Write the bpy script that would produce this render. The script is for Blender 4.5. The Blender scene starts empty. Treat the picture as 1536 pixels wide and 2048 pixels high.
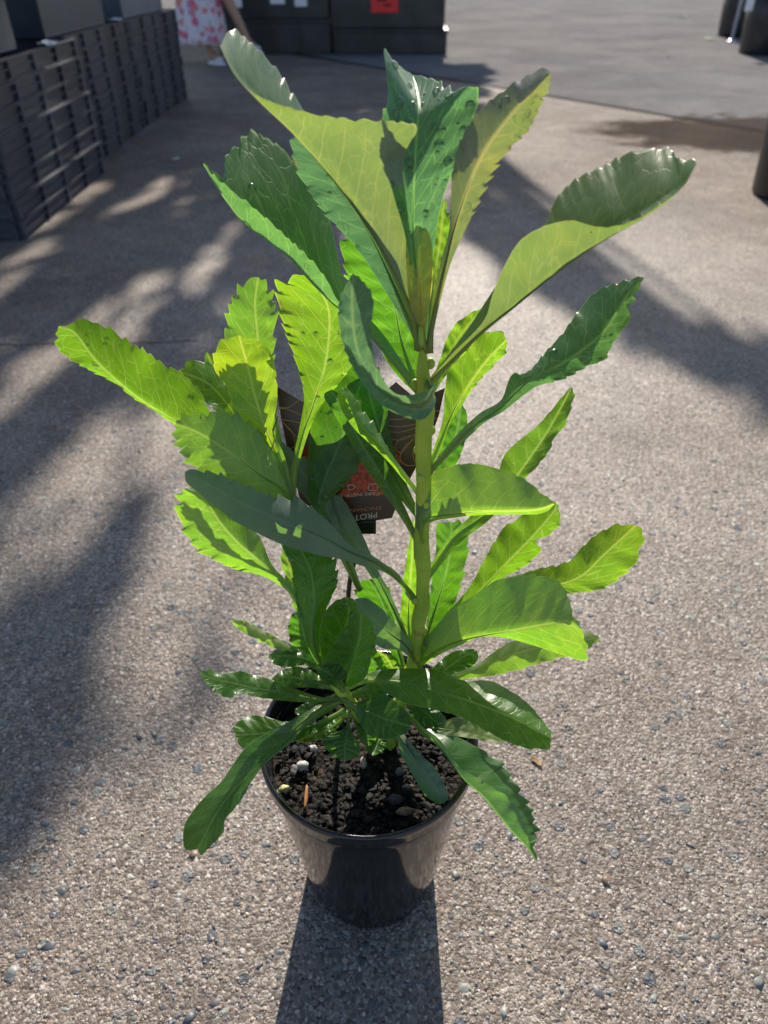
import bpy, bmesh, math, random
import numpy as np
from mathutils import Vector, Matrix, noise as mnoise

R = math.radians
scene = bpy.context.scene
# ------------------------------------------------------------------ camera
FPX, PITCH, CAMH = 1420.0, R(38.0), 0.803
cam_d = bpy.data.cameras.new("camera")
cam = bpy.data.objects.new("camera", cam_d)
scene.collection.objects.link(cam)
cam.location = (0, 0, CAMH)
cam.rotation_euler = (R(90) - PITCH, 0, 0)
cam_d.sensor_fit = 'VERTICAL'
cam_d.sensor_height = 36
cam_d.sensor_width = 27
cam_d.lens = FPX / 2048 * 36
cam_d.clip_start = 0.02
cam_d.clip_end = 500
cam_d.dof.use_dof = True
cam_d.dof.focus_distance = 0.575
cam_d.dof.aperture_fstop = 6.5
scene.camera = cam
scene.render.resolution_x = 768
scene.render.resolution_y = 1024
# ------------------------------------------------------------------ light
SUN_AZ, SUN_EL = R(3.4), R(33)
SD = Vector((math.sin(SUN_AZ) * math.cos(SUN_EL), math.cos(SUN_AZ) * math.cos(SUN_EL), math.sin(SUN_EL)))
world = bpy.data.worlds.new("World")
scene.world = world
world.use_nodes = True
wn = world.node_tree
wn.nodes.clear()
sky = wn.nodes.new('ShaderNodeTexSky')
sky.sky_type = 'NISHITA'
sky.sun_disc = False
sky.sun_elevation = SUN_EL
sky.sun_rotation = SUN_AZ
sky.air_density = 1.0
sky.dust_density = 0.7
bg = wn.nodes.new('ShaderNodeBackground')
bg.inputs['Strength'].default_value = 0.090
wo = wn.nodes.new('ShaderNodeOutputWorld')
wn.links.new(sky.outputs[0], bg.inputs[0])
wn.links.new(bg.outputs[0], wo.inputs[0])
sun_d = bpy.data.lights.new("sun", 'SUN')
sun_d.energy = 4.9
sun_d.angle = R(0.53)
sun_d.color = (1.0, 0.92, 0.80)
sun = bpy.data.objects.new("sun", sun_d)
scene.collection.objects.link(sun)
sun.rotation_euler = (-SD).to_track_quat('-Z', 'Y').to_euler()
sun.location = SD * 30
scene.view_settings.view_transform = 'Standard'
scene.view_settings.look = 'None'
scene.view_settings.exposure = 0.66
scene.view_settings.gamma = 1.0

# ------------------------------------------------------------------ helpers
CF = Vector((0, math.cos(PITCH), -math.sin(PITCH)))
CU = Vector((0, math.sin(PITCH), math.cos(PITCH)))
CO = Vector((0, 0, CAMH))


def at(px, py, d):
    return CO + CF * d + Vector((1, 0, 0)) * ((px - 768) / FPX * d) + CU * ((1024 - py) / FPX * d)


def on_z(px, py, z=0.0):
    r = at(px, py, 1.0) - CO
    return CO + r * ((z - CAMH) / r.z)


def on_y(px, py, y):
    r = at(px, py, 1.0) - CO
    return CO + r * (y / r.y)


def link(o, parent=None):
    scene.collection.objects.link(o)
    if parent is not None:
        o.parent = parent
    return o


def tag(o, label=None, cat=None, group=None, kind=None):
    if label: o['label'] = label
    if cat: o['category'] = cat
    if group: o['group'] = group
    if kind: o['kind'] = kind
    return o


def empty(name, loc, label, cat, group=None, rz=0.0):
    o = bpy.data.objects.new(name, None)
    o.empty_display_size = 0.05
    link(o)
    o.location = loc
    o.rotation_euler = (0, 0, rz)
    return tag(o, label, cat, group)


def mesh_obj(name, verts, faces, mat, parent=None, smooth=True, world_space=True):
    me = bpy.data.meshes.new(name)
    if parent is not None and world_space:
        inv = par_matrix(parent).inverted()
        verts = [inv @ Vector(v) for v in verts]
    me.from_pydata([tuple(v) for v in verts], [], faces)
    me.materials.append(mat)
    if smooth:
        me.polygons.foreach_set('use_smooth', [True] * len(me.polygons))
    me.update()
    o = bpy.data.objects.new(name, me)
    link(o, parent)
    return o


def par_matrix(p):
    m = Matrix.Translation(p.location) @ p.rotation_euler.to_matrix().to_4x4()
    if p.parent is not None:
        m = par_matrix(p.parent) @ m
    return m


def bm_obj(name, bm, mat, parent=None, smooth=False, world_space=False):
    me = bpy.data.meshes.new(name)
    bm.normal_update()
    if parent is not None and world_space:
        bm.transform(par_matrix(parent).inverted())
    bm.to_mesh(me)
    bm.free()
    for m in (mat if isinstance(mat, (list, tuple)) else [mat]):
        me.materials.append(m)
    if smooth:
        me.polygons.foreach_set('use_smooth', [True] * len(me.polygons))
    o = bpy.data.objects.new(name, me)
    link(o, parent)
    return o


def add_box(bm, x0, x1, y0, y1, z0, z1, bev=0.0, mi=0):
    g = bmesh.ops.create_cube(bm, size=1.0)
    vs = g['verts']
    for v in vs:
        v.co = Vector(((x0 + x1) / 2 + v.co.x * (x1 - x0), (y0 + y1) / 2 + v.co.y * (y1 - y0), (z0 + z1) / 2 + v.co.z * (z1 - z0)))
    fs = set(f for v in vs for f in v.link_faces)
    for f in fs: f.material_index = mi
    if bev > 0:
        es = list(set(e for v in vs for e in v.link_edges))
        bmesh.ops.bevel(bm, geom=es, offset=bev, segments=2, affect='EDGES', profile=0.6)


def add_lathe(bm, prof, seg=64, c=(0, 0, 0), wob=None, close=False):
    rings = []
    for (r, z) in prof:
        ring = []
        for k in range(seg):
            a = 2 * math.pi * k / seg
            rr = r * (1 + (wob(a, z) if wob else 0))
            ring.append(bm.verts.new((c[0] + rr * math.cos(a), c[1] + rr * math.sin(a), c[2] + z)))
        rings.append(ring)
    for i in range(len(rings) - 1):
        for k in range(seg):
            bm.faces.new((rings[i][k], rings[i][(k + 1) % seg], rings[i + 1][(k + 1) % seg], rings[i + 1][k]))
    if close:
        bm.faces.new(rings[0][::-1])
        bm.faces.new(rings[-1])


def tube_geo(pts, rads, seg=8, cap=True):
    """verts, faces of a tapered tube following pts"""
    pts = [Vector(p) for p in pts]
    verts, faces = [], []
    up = Vector((0.31, 0.2, 0.93)).normalized()
    prev = None
    for i, p in enumerate(pts):
        t = (pts[min(i + 1, len(pts) - 1)] - pts[max(i - 1, 0)]).normalized()
        if prev is None:
            a = t.cross(up)
            if a.length < 0.1: a = t.cross(Vector((1, 0, 0)))
        else:
            a = prev - t * prev.dot(t)
        a.normalize()
        b = t.cross(a)
        prev = a
        for k in range(seg):
            an = 2 * math.pi * k / seg
            verts.append(p + (a * math.cos(an) + b * math.sin(an)) * rads[i])
    n = len(pts)
    for i in range(n - 1):
        for k in range(seg):
            faces.append((i * seg + k, i * seg + (k + 1) % seg, (i + 1) * seg + (k + 1) % seg, (i + 1) * seg + k))
    if cap:
        faces.append(tuple(range(seg))[::-1])
        faces.append(tuple((n - 1) * seg + k for k in range(seg)))
    return verts, faces


def catmull(pts, n):
    """smooth curve through pts resampled to n points by arc length (numpy)"""
    P = np.array(pts, float)
    if len(P) < 3:
        u = np.linspace(0, 1, n)[:, None]
        return P[0] * (1 - u) + P[-1] * u
    Q = np.vstack([2 * P[0] - P[1], P, 2 * P[-1] - P[-2]])
    out = []
    for i in range(1, len(Q) - 2):
        p0, p1, p2, p3 = Q[i - 1], Q[i], Q[i + 1], Q[i + 2]
        u = np.linspace(0, 1, 16, endpoint=False)[:, None]
        c = 0.5 * ((2 * p1) + (-p0 + p2) * u + (2 * p0 - 5 * p1 + 4 * p2 - p3) * u ** 2 + (-p0 + 3 * p1 - 3 * p2 + p3) * u ** 3)
        out.append(c)
    out.append(P[-1][None, :])
    C = np.vstack(out)
    s = np.concatenate([[0], np.cumsum(np.linalg.norm(np.diff(C[:, :2], axis=0), axis=1))])
    s /= s[-1]
    u = np.linspace(0, 1, n)
    return np.stack([np.interp(u, s, C[:, k]) for k in range(C.shape[1])], 1)


# ------------------------------------------------------------------ node helpers
class NT:
    def __init__(self, name):
        self.m = bpy.data.materials.new(name)
        self.m.use_nodes = True
        self.t = self.m.node_tree
        self.t.nodes.clear()
        self.out = self.t.nodes.new('ShaderNodeOutputMaterial')

    def n(self, typ, **kw):
        nd = self.t.nodes.new(typ)
        for k, v in kw.items():
            if k.startswith('i_'):
                key = k[2:].replace('_', ' ')
                self.put(nd.inputs[key], v)
            else:
                setattr(nd, k, v)
        return nd

    def put(self, sock, v):
        if isinstance(v, bpy.types.NodeSocket):
            self.t.links.new(v, sock)
        else:
            try:
                sock.default_value = v
            except Exception:
                sock.default_value = tuple(v) + (1.0,)

    def math(self, op, a, b=None, c=None, clamp=False):
        nd = self.t.nodes.new('ShaderNodeMath')
        nd.operation = op
        nd.use_clamp = clamp
        self.put(nd.inputs[0], a)
        if b is not None: self.put(nd.inputs[1], b)
        if c is not None: self.put(nd.inputs[2], c)
        return nd.outputs[0]

    def smooth(self, v, a, b, lo=0.0, hi=1.0):
        nd = self.t.nodes.new('ShaderNodeMapRange')
        nd.interpolation_type = 'SMOOTHSTEP'
        self.put(nd.inputs['Value'], v)
        nd.inputs['From Min'].default_value = a
        nd.inputs['From Max'].default_value = b
        nd.inputs['To Min'].default_value = lo
        nd.inputs['To Max'].default_value = hi
        return nd.outputs[0]

    def mix(self, f, a, b, mode='MIX'):
        nd = self.t.nodes.new('ShaderNodeMix')
        nd.data_type = 'RGBA'
        nd.blend_type = mode
        self.put(nd.inputs['Factor'], f)
        for s, v in ((nd.inputs[6], a), (nd.inputs[7], b)):
            if isinstance(v, bpy.types.NodeSocket):
                self.t.links.new(v, s)
            else:
                s.default_value = (v[0], v[1], v[2], 1)
        return nd.outputs[2]

    def ramp(self, f, stops, interp='LINEAR'):
        nd = self.t.nodes.new('ShaderNodeValToRGB')
        nd.color_ramp.interpolation = interp
        el = nd.color_ramp.elements
        while len(el) < len(stops): el.new(0.5)
        for e, (p, c) in zip(el, stops):
            e.position = p
            e.color = (c[0], c[1], c[2], 1)
        self.put(nd.inputs[0], f)
        return nd.outputs[0]

    def noise(self, vec, scale, detail=3, rough=0.5, dist=0.0):
        nd = self.t.nodes.new('ShaderNodeTexNoise')
        if vec is not None: self.t.links.new(vec, nd.inputs['Vector'])
        nd.inputs['Scale'].default_value = scale
        nd.inputs['Detail'].default_value = detail
        nd.inputs['Roughness'].default_value = rough
        nd.inputs['Distortion'].default_value = dist
        return nd

    def vor(self, vec, scale, feature='F1', rand=1.0):
        nd = self.t.nodes.new('ShaderNodeTexVoronoi')
        nd.feature = feature
        if vec is not None: self.t.links.new(vec, nd.inputs['Vector'])
        nd.inputs['Scale'].default_value = scale
        nd.inputs['Randomness'].default_value = rand
        return nd

    def bump(self, h, strength, dist, normal=None):
        nd = self.t.nodes.new('ShaderNodeBump')
        self.put(nd.inputs['Height'], h)
        nd.inputs['Strength'].default_value = strength
        nd.inputs['Distance'].default_value = dist
        if normal is not None: self.t.links.new(normal, nd.inputs['Normal'])
        return nd.outputs[0]

    def principled(self, col, rough=0.5, spec=0.5, normal=None, **kw):
        nd = self.t.nodes.new('ShaderNodeBsdfPrincipled')
        self.put(nd.inputs['Base Color'], col if isinstance(col, bpy.types.NodeSocket) else (col[0], col[1], col[2], 1))
        self.put(nd.inputs['Roughness'], rough)
        self.put(nd.inputs['Specular IOR Level'], spec)
        if normal is not None: self.t.links.new(normal, nd.inputs['Normal'])
        for k, v in kw.items():
            self.put(nd.inputs[k.replace('_', ' ')], v)
        return nd

    def finish(self, shader):
        self.t.links.new(shader, self.out.inputs['Surface'])
        return self.m


def sep(nt, vec):
    nd = nt.t.nodes.new('ShaderNodeSeparateXYZ')
    nt.t.links.new(vec, nd.inputs[0])
    return nd.outputs


def comb(nt, x, y, z):
    nd = nt.t.nodes.new('ShaderNodeCombineXYZ')
    for s, v in zip(nd.inputs, (x, y, z)): nt.put(s, v)
    return nd.outputs[0]


# ------------------------------------------------------------------ materials
def mat_plastic(name, col, rough=0.4, spec=0.5, scratch=0.3, dust=0.0, scale=12):
    nt = NT(name)
    tc = nt.n('ShaderNodeTexCoord').outputs['Object']
    n1 = nt.noise(tc, scale, 5, 0.65).outputs[0]
    n2 = nt.noise(tc, scale * 14, 3, 0.6).outputs[0]
    c = nt.mix(nt.smooth(n1, 0.3, 0.75), [x * 0.8 for x in col], [min(1, x * 1.35 + 0.004) for x in col])
    if dust > 0:
        c = nt.mix(nt.math('MULTIPLY', nt.smooth(n1, 0.42, 0.7), dust), c, (0.22, 0.2, 0.17))
    r = nt.math('ADD', nt.math('MULTIPLY', n1, scratch), rough - scratch * 0.5)
    p = nt.principled(c, r, spec, nt.bump(n2, 0.12, 0.001))
    return nt.finish(p.outputs[0])


def mat_leaf():
    nt = NT('leaf_tissue')
    lc = sep(nt, nt.n('ShaderNodeAttribute', attribute_name='lc').outputs['Vector'])
    lmn = nt.n('ShaderNodeAttribute', attribute_name='lm').outputs['Vector']
    lm = sep(nt, lmn)
    t, s, seed = lc[0], lc[1], lc[2]
    a = nt.math('ABSOLUTE', s)
    nz = nt.noise(lmn, 60, 2, 0.5)
    nzc = nt.math('SUBTRACT', nz.outputs[0], 0.5)
    # side veins leaving the midrib, sweeping forward
    aa = nt.math('MULTIPLY', nt.math('ABSOLUTE', lm[1]), 1.0)
    q = nt.math('SUBTRACT', lm[0], nt.math('MULTIPLY', aa, nt.math('ADD', 0.75, nt.math('MULTIPLY', a, 0.35))))
    q = nt.math('ADD', q, nt.math('MULTIPLY', nzc, 0.006))
    sg = nt.math('SIGN', s)
    q = nt.math('ADD', nt.math('MULTIPLY', q, 58.0), nt.math('MULTIPLY', sg, 0.27))
    fr = nt.math('FRACT', nt.math('ADD', q, 50.0))
    dv = nt.math('ABSOLUTE', nt.math('SUBTRACT', fr, 0.5))
    side = nt.smooth(dv, 0.010, 0.036, 1.0, 0.0)
    side = nt.math('MULTIPLY', side, nt.smooth(a, 0.62, 0.88, 1.0, 0.0))
    # loops and netting
    dvec = nt.n('ShaderNodeVectorMath', operation='ADD')
    nt.t.links.new(lmn, dvec.inputs[0])
    sc = nt.n('ShaderNodeVectorMath', operation='SCALE')
    nt.t.links.new(nz.outputs[1], sc.inputs[0]); sc.inputs['Scale'].default_value = 0.006
    nt.t.links.new(sc.outputs[0], dvec.inputs[1])
    dq = sep(nt, dvec.outputs[0])
    sl = nt.math('SUBTRACT', dq[0], nt.math('MULTIPLY', nt.math('ABSOLUTE', dq[1]), 0.55))
    sv = comb(nt, nt.math('MULTIPLY', sl, 1.1), nt.math('MULTIPLY', dq[1], 0.82), 0.0)
    v1 = nt.vor(sv, 105, 'DISTANCE_TO_EDGE').outputs['Distance']
    v2 = nt.vor(dvec.outputs[0], 300, 'DISTANCE_TO_EDGE').outputs['Distance']
    net1 = nt.smooth(v1, 0.006, 0.030, 1.0, 0.0)
    net2 = nt.smooth(v2, 0.01, 0.10, 1.0, 0.0)
    mid = nt.smooth(nt.math('ABSOLUTE', lm[1]), 0.0006, 0.0014, 1.0, 0.0)
    vein = nt.math('MAXIMUM', nt.math('MULTIPLY', side, 0.9), nt.math('MULTIPLY', net1, 0.58))
    vein = nt.math('MAXIMUM', vein, nt.math('MULTIPLY', net2, 0.10))
    vein = nt.math('MAXIMUM', vein, mid)
    edge = nt.smooth(a, 0.965, 0.995)  # thin lit rim along the margin, painted in with the veins
    vein = nt.math('MAXIMUM', vein, edge)
    oi = nt.n('ShaderNodeObjectInfo')
    vein = nt.math('MULTIPLY', vein, oi.outputs['Alpha'], clamp=True)
    big = nt.noise(lmn, 22, 3, 0.6).outputs[0]
    tint = oi.outputs['Color']
    topc = nt.mix(nt.smooth(big, 0.3, 0.7), (0.024, 0.080, 0.012), (0.045, 0.125, 0.016))
    topc = nt.mix(1.0, topc, comb(nt, *[nt.smooth(sep(nt, tint)[1], 0.44, 0.9, lo, 1.0) for lo in (0.60, 0.66, 0.42)]), 'MULTIPLY')
    sky_sheen = nt.math('MULTIPLY', nt.math('SUBTRACT', sep(nt, tint)[2], 1.0), 0.33, clamp=True)  # teal of the reflected sky, mixed into the blade colour
    topc = nt.mix(sky_sheen, topc, (0.040, 0.155, 0.085))
    topc = nt.mix(nt.math('MULTIPLY', vein, 0.5), topc, (0.17, 0.29, 0.09))
    botc = nt.mix(nt.smooth(big, 0.3, 0.7), (0.17, 0.205, 0.125), (0.21, 0.245, 0.145))
    botc = nt.mix(nt.math('MULTIPLY', vein, 0.35), botc, (0.20, 0.25, 0.10))
    botc = nt.mix(0.5, botc, nt.mix(1.0, botc, tint, 'MULTIPLY'))
    back = nt.n('ShaderNodeNewGeometry').outputs['Backfacing']
    col = nt.mix(back, topc, botc)
    trc = nt.mix(nt.smooth(big, 0.25, 0.75), (0.29, 0.66, 0.006), (0.40, 0.80, 0.010))
    trc = nt.mix(1.0, trc, tint, 'MULTIPLY')
    ts = sep(nt, tint)
    trc = nt.mix(nt.math('MULTIPLY', sky_sheen, 0.8), trc, (0.15, 0.30, 0.13))
    vcol = nt.mix(1.0, (0.85, 1.12, 0.20), comb(nt, nt.math('ADD', ts[0], 0.08), nt.math('ADD', ts[1], 0.08), 1.0), 'MULTIPLY')
    trc = nt.mix(nt.math('MULTIPLY', vein, 0.62), trc, vcol)
    pet = nt.smooth(t, 0.10, 0.36, 1.0, 0.0)
    pet = nt.math('MULTIPLY', pet, nt.smooth(nt.math('ABSOLUTE', lm[1]), 0.0022, 0.0045, 1.0, 0.0))
    col = nt.mix(nt.math('MULTIPLY', pet, 0.85), col, nt.mix(big, (0.20, 0.27, 0.06), (0.36, 0.42, 0.10)))
    # browned nibbles and ageing along the margin
    age = nt.math('MULTIPLY', nt.smooth(a, 0.86, 1.0), nt.smooth(nt.noise(lmn, 38, 4, 0.7).outputs[0], 0.60, 0.70))
    age = nt.math('MULTIPLY', age, nt.smooth(t, 0.45, 0.6))
    col = nt.mix(age, col, (0.13, 0.085, 0.02))
    trc = nt.mix(age, trc, (0.40, 0.20, 0.01))
    yel = nt.math('MULTIPLY', nt.smooth(nt.noise(lmn, 11, 3, 0.6).outputs[0], 0.52, 0.72), 0.5)
    trc = nt.mix(yel, trc, nt.mix(1.0, trc, (1.35, 1.05, 0.8), 'MULTIPLY'))
    # blemishes
    bl = nt.vor(lmn, 55, 'F1')
    spot = nt.math('MULTIPLY', nt.smooth(bl.outputs['Distance'], 0.02, 0.05, 1.0, 0.0), nt.smooth(sep(nt, bl.outputs['Color'])[0], 0.90, 0.93))
    col = nt.mix(spot, col, (0.05, 0.035, 0.015))
    trc = nt.mix(spot, trc, (0.06, 0.03, 0.01))
    h = nt.math('ADD', nt.math('MULTIPLY', vein, nt.math('SUBTRACT', nt.math('MULTIPLY', back, 1.6), 1.0)), nt.math('MULTIPLY', big, 1.2))
    h = nt.math('ADD', h, nt.math('MULTIPLY', nt.smooth(v1, 0.0, 0.3), 0.5))
    nrm = nt.bump(h, 0.28, 0.0005)
    rough = nt.math('ADD', nt.math('MULTIPLY', back, 0.24), nt.math('ADD', 0.25, nt.math('MULTIPLY', big, 0.14)))
    spec = nt.math('SUBTRACT', 0.52, nt.math('MULTIPLY', back, 0.26))
    p = nt.principled(col, rough, spec, nrm)
    tr = nt.n('ShaderNodeBsdfTranslucent')
    nt.t.links.new(trc, tr.inputs['Color'])
    nt.t.links.new(nrm, tr.inputs['Normal'])
    mx = nt.n('ShaderNodeMixShader')
    mx.inputs[0].default_value = 0.42
    nt.t.links.new(p.outputs[0], mx.inputs[1])
    nt.t.links.new(tr.outputs[0], mx.inputs[2])
    return nt.finish(mx.outputs[0])


def mat_stem():
    nt = NT('stem_bark')
    tc = nt.n('ShaderNodeTexCoord').outputs['Object']
    n1 = nt.noise(tc, 30, 4, 0.6).outputs[0]
    n2 = nt.noise(tc, 420, 2, 0.6).outputs[0]
    c = nt.mix(nt.smooth(n1, 0.3, 0.7), (0.27, 0.40, 0.04), (0.44, 0.54, 0.07))
    c = nt.mix(nt.smooth(nt.noise(tc, 55, 5, 0.65).outputs[0], 0.60, 0.74), c, (0.26, 0.15, 0.05))
    p = nt.principled(c, 0.45, 0.35, nt.bump(n2, 0.4, 0.0006))
    p.inputs['Subsurface Weight'].default_value = 0.35
    p.inputs['Subsurface Radius'].default_value = (0.5, 0.7, 0.1)
    p.inputs['Subsurface Scale'].default_value = 0.004
    return nt.finish(p.outputs[0])


def mat_pot():
    nt = NT('pot_plastic')
    tc = nt.n('ShaderNodeTexCoord').outputs['Object']
    s = nt.n('ShaderNodeMapping')
    nt.t.links.new(tc, s.inputs[0]); s.inputs['Scale'].default_value = (1, 1, 0.06)
    n1 = nt.noise(s.outputs[0], 260, 4, 0.7).outputs[0]
    n2 = nt.noise(tc, 18, 5, 0.6).outputs[0]
    n3 = nt.noise(tc, 90, 4, 0.7).outputs[0]
    c = nt.mix(nt.smooth(n2, 0.3, 0.8), (0.008, 0.008, 0.010), (0.014, 0.014, 0.016))
    c = nt.mix(nt.math('MULTIPLY', nt.smooth(n3, 0.6, 0.8), 0.09), c, (0.25, 0.2, 0.15))
    r = nt.math('ADD', 0.09, nt.math('MULTIPLY', nt.smooth(n2, 0.35, 0.8), 0.07))
    p = nt.principled(c, r, 0.62, nt.bump(n1, 0.10, 0.0004))
    return nt.finish(p.outputs[0])


def mat_ground():
    nt = NT('exposed_aggregate_concrete')
    tc = nt.n('ShaderNodeTexCoord').outputs['Object']
    P = sep(nt, tc)
    warp = nt.noise(tc, 90, 3, 0.6)
    dv = nt.n('ShaderNodeVectorMath', operation='SCALE')
    nt.t.links.new(warp.outputs[1], dv.inputs[0]); dv.inputs['Scale'].default_value = 0.006
    ad = nt.n('ShaderNodeVectorMath', operation='ADD')
    nt.t.links.new(tc, ad.inputs[0]); nt.t.links.new(dv.outputs[0], ad.inputs[1])
    w = ad.outputs[0]
    vs = nt.vor(w, 330)          # sand grains / tiny pebbles
    vm = nt.vor(w, 120)          # small pebbles
    vl = nt.vor(w, 52)           # larger flat stones
    rs = sep(nt, vs.outputs['Color']); rm = sep(nt, vm.outputs['Color']); rl = sep(nt, vl.outputs['Color'])
    big = nt.noise(tc, 1.7, 5, 0.6).outputs[0]
    med = nt.noise(tc, 9, 5, 0.65).outputs[0]
    base = nt.ramp(rs[0], [(0.0, (0.15, 0.125, 0.10)), (0.35, (0.27, 0.225, 0.185)), (0.6, (0.34, 0.285, 0.235)), (0.85, (0.44, 0.38, 0.32)), (1.0, (0.62, 0.57, 0.50))])
    base = nt.mix(nt.smooth(med, 0.35, 0.7), nt.mix(1.0, base, (0.78, 0.76, 0.76), 'MULTIPLY'), base)
    mcol = nt.ramp(rm[1], [(0.0, (0.13, 0.13, 0.14)), (0.25, (0.26, 0.22, 0.19)), (0.5, (0.38, 0.30, 0.23)), (0.72, (0.30, 0.29, 0.27)), (0.88, (0.50, 0.42, 0.34)), (1.0, (0.66, 0.62, 0.57))])
    mm = nt.math('MULTIPLY', nt.smooth(vm.outputs['Distance'], 0.34, 0.42, 1.0, 0.0), nt.smooth(rm[0], 0.52, 0.56))
    base = nt.mix(mm, base, mcol)
    lcol = nt.ramp(rl[1], [(0.0, (0.07, 0.08, 0.10)), (0.4, (0.13, 0.15, 0.165)), (0.7, (0.22, 0.235, 0.215)), (1.0, (0.33, 0.33, 0.29))])
    ml = nt.math('MULTIPLY', nt.smooth(vl.outputs['Distance'], 0.28, 0.36, 1.0, 0.0), nt.smooth(rl[0], 0.74, 0.77))
    base = nt.mix(ml, base, nt.mix(nt.math('MULTIPLY', nt.smooth(rs[1], 0.3, 0.9), 0.35), lcol, (0.3, 0.3, 0.28)))
    # worn tone variation, dirt
    base = nt.mix(nt.smooth(big, 0.42, 0.62), base, nt.mix(1.0, base, (0.86, 0.83, 0.82), 'MULTIPLY'))
    dirt = nt.smooth(nt.noise(tc, 2.6, 7, 0.75, 0.5).outputs[0], 0.54, 0.80)
    base = nt.mix(nt.math('MULTIPLY', dirt, 0.5), base, (0.075, 0.06, 0.05))
    # damp dark staining plus painted shade beside the big pots (x 1.1..2.4, y 4.2..6.3) with ragged edge
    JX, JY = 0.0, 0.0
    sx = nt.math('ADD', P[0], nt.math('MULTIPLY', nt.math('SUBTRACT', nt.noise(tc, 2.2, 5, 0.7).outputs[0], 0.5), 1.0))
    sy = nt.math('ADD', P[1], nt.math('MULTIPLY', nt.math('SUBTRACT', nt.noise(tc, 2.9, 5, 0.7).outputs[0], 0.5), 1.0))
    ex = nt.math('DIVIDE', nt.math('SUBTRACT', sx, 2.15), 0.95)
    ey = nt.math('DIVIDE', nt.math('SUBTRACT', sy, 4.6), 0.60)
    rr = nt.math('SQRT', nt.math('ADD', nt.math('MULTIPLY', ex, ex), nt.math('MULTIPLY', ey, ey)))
    stain_shade = nt.smooth(rr, 0.75, 1.1, 1.0, 0.0)
    # expansion joint between the two slabs and a hairline crack
    g1, g2 = on_z(560, 103), on_z(1240, 216)

    def line(p, q, wd, wob):
        dx, dy = q.x - p.x, q.y - p.y
        L = math.hypot(dx, dy)
        nx, ny = -dy / L, dx / L
        d = nt.math('ADD', nt.math('MULTIPLY', P[0], nx), nt.math('ADD', nt.math('MULTIPLY', P[1], ny), -(p.x * nx + p.y * ny)))
        if wob: d = nt.math('ADD', d, nt.math('MULTIPLY', nt.math('SUBTRACT', nt.noise(tc, 7, 5, 0.75).outputs[0], 0.5), wob))
        u = nt.math('ADD', nt.math('MULTIPLY', P[0], dx / L / L), nt.math('ADD', nt.math('MULTIPLY', P[1], dy / L / L), -(p.x * dx + p.y * dy) / L / L))
        return nt.smooth(nt.math('ABSOLUTE', d), wd * 0.5, wd, 1.0, 0.0), u
    j, _ = line(g1, g2, 0.055, 0.02)
    c1, u1 = line(on_z(-60, 690), on_z(420, 683), 0.0050, 0.05)
    c1 = nt.math('MULTIPLY', c1, nt.math('MULTIPLY', nt.smooth(u1, 0.0, 0.02), nt.smooth(u1, 0.9, 1.0, 1.0, 0.0)))
    jj = nt.math('MAXIMUM', j, c1)
    base = nt.mix(nt.math('MULTIPLY', jj, 0.85), base, (0.03, 0.027, 0.025))
    # far slab: blue-grey of the reflected sky painted into its colour
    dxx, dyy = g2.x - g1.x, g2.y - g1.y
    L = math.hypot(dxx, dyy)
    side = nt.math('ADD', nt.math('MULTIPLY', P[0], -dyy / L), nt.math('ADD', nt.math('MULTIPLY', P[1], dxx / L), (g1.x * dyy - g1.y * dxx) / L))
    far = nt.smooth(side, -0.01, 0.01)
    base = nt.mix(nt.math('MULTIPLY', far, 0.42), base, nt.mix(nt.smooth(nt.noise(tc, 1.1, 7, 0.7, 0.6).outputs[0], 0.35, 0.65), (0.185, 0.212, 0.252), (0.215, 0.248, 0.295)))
    base = nt.mix(nt.math('MULTIPLY', jj, 0.8), base, (0.03, 0.027, 0.025))
    base = nt.mix(nt.math('MULTIPLY', stain_shade, 0.85), base, (0.055, 0.042, 0.035))
    # relief
    hs = nt.math('SUBTRACT', 0.5, vs.outputs['Distance'])
    hm = nt.math('MULTIPLY', nt.math('SUBTRACT', 0.45, vm.outputs['Distance']), nt.math('ADD', 0.4, nt.math('MULTIPLY', mm, 2.0)))
    hl = nt.math('MULTIPLY', ml, 1.3)
    h = nt.math('ADD', nt.math('MULTIPLY', hs, 0.8), nt.math('ADD', hm, hl))
    h = nt.math('ADD', h, nt.math('MULTIPLY', nt.noise(tc, 700, 2, 0.6).outputs[0], 0.5))
    h = nt.math('ADD', h, nt.math('MULTIPLY', med, 0.6))
    h = nt.math('SUBTRACT', h, nt.math('MULTIPLY', jj, 5.0))
    nrm = nt.bump(h, 0.7, 0.0019)
    wet = nt.smooth(nt.noise(tc, 1.3, 4, 0.6).outputs[0], 0.35, 0.65)
    rough = nt.math('SUBTRACT', 0.64, nt.math('ADD', nt.math('MULTIPLY', rs[2], 0.2), nt.math('MULTIPLY', wet, 0.12)))
    rough = nt.math('ADD', nt.math('ADD', rough, nt.smooth(P[1], 1.4, 3.6, 0.0, 0.2)), nt.math('MULTIPLY', nt.math('MAXIMUM', far, stain_shade), 0.26), clamp=True)
    macro = nt.smooth(nt.noise(tc, 0.9, 6, 0.62, 0.8).outputs[0], 0.36, 0.64)
    base = nt.mix(1.0, base, nt.mix(macro, (0.70, 0.70, 0.72), (0.91, 0.905, 0.905)), 'MULTIPLY')
    p = nt.principled(base, rough, nt.math('MULTIPLY', nt.math('MULTIPLY', nt.smooth(P[1], 1.4, 3.6, 1.0, 0.12), nt.math('ADD', 0.12, nt.math('MULTIPLY', nt.smooth(rs[2], 0.5, 0.9), 0.5))), nt.math('SUBTRACT', 1.0, nt.math('MULTIPLY', nt.math('MAXIMUM', far, stain_shade), 0.85))), nrm)
    return nt.finish(p.outputs[0])


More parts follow.
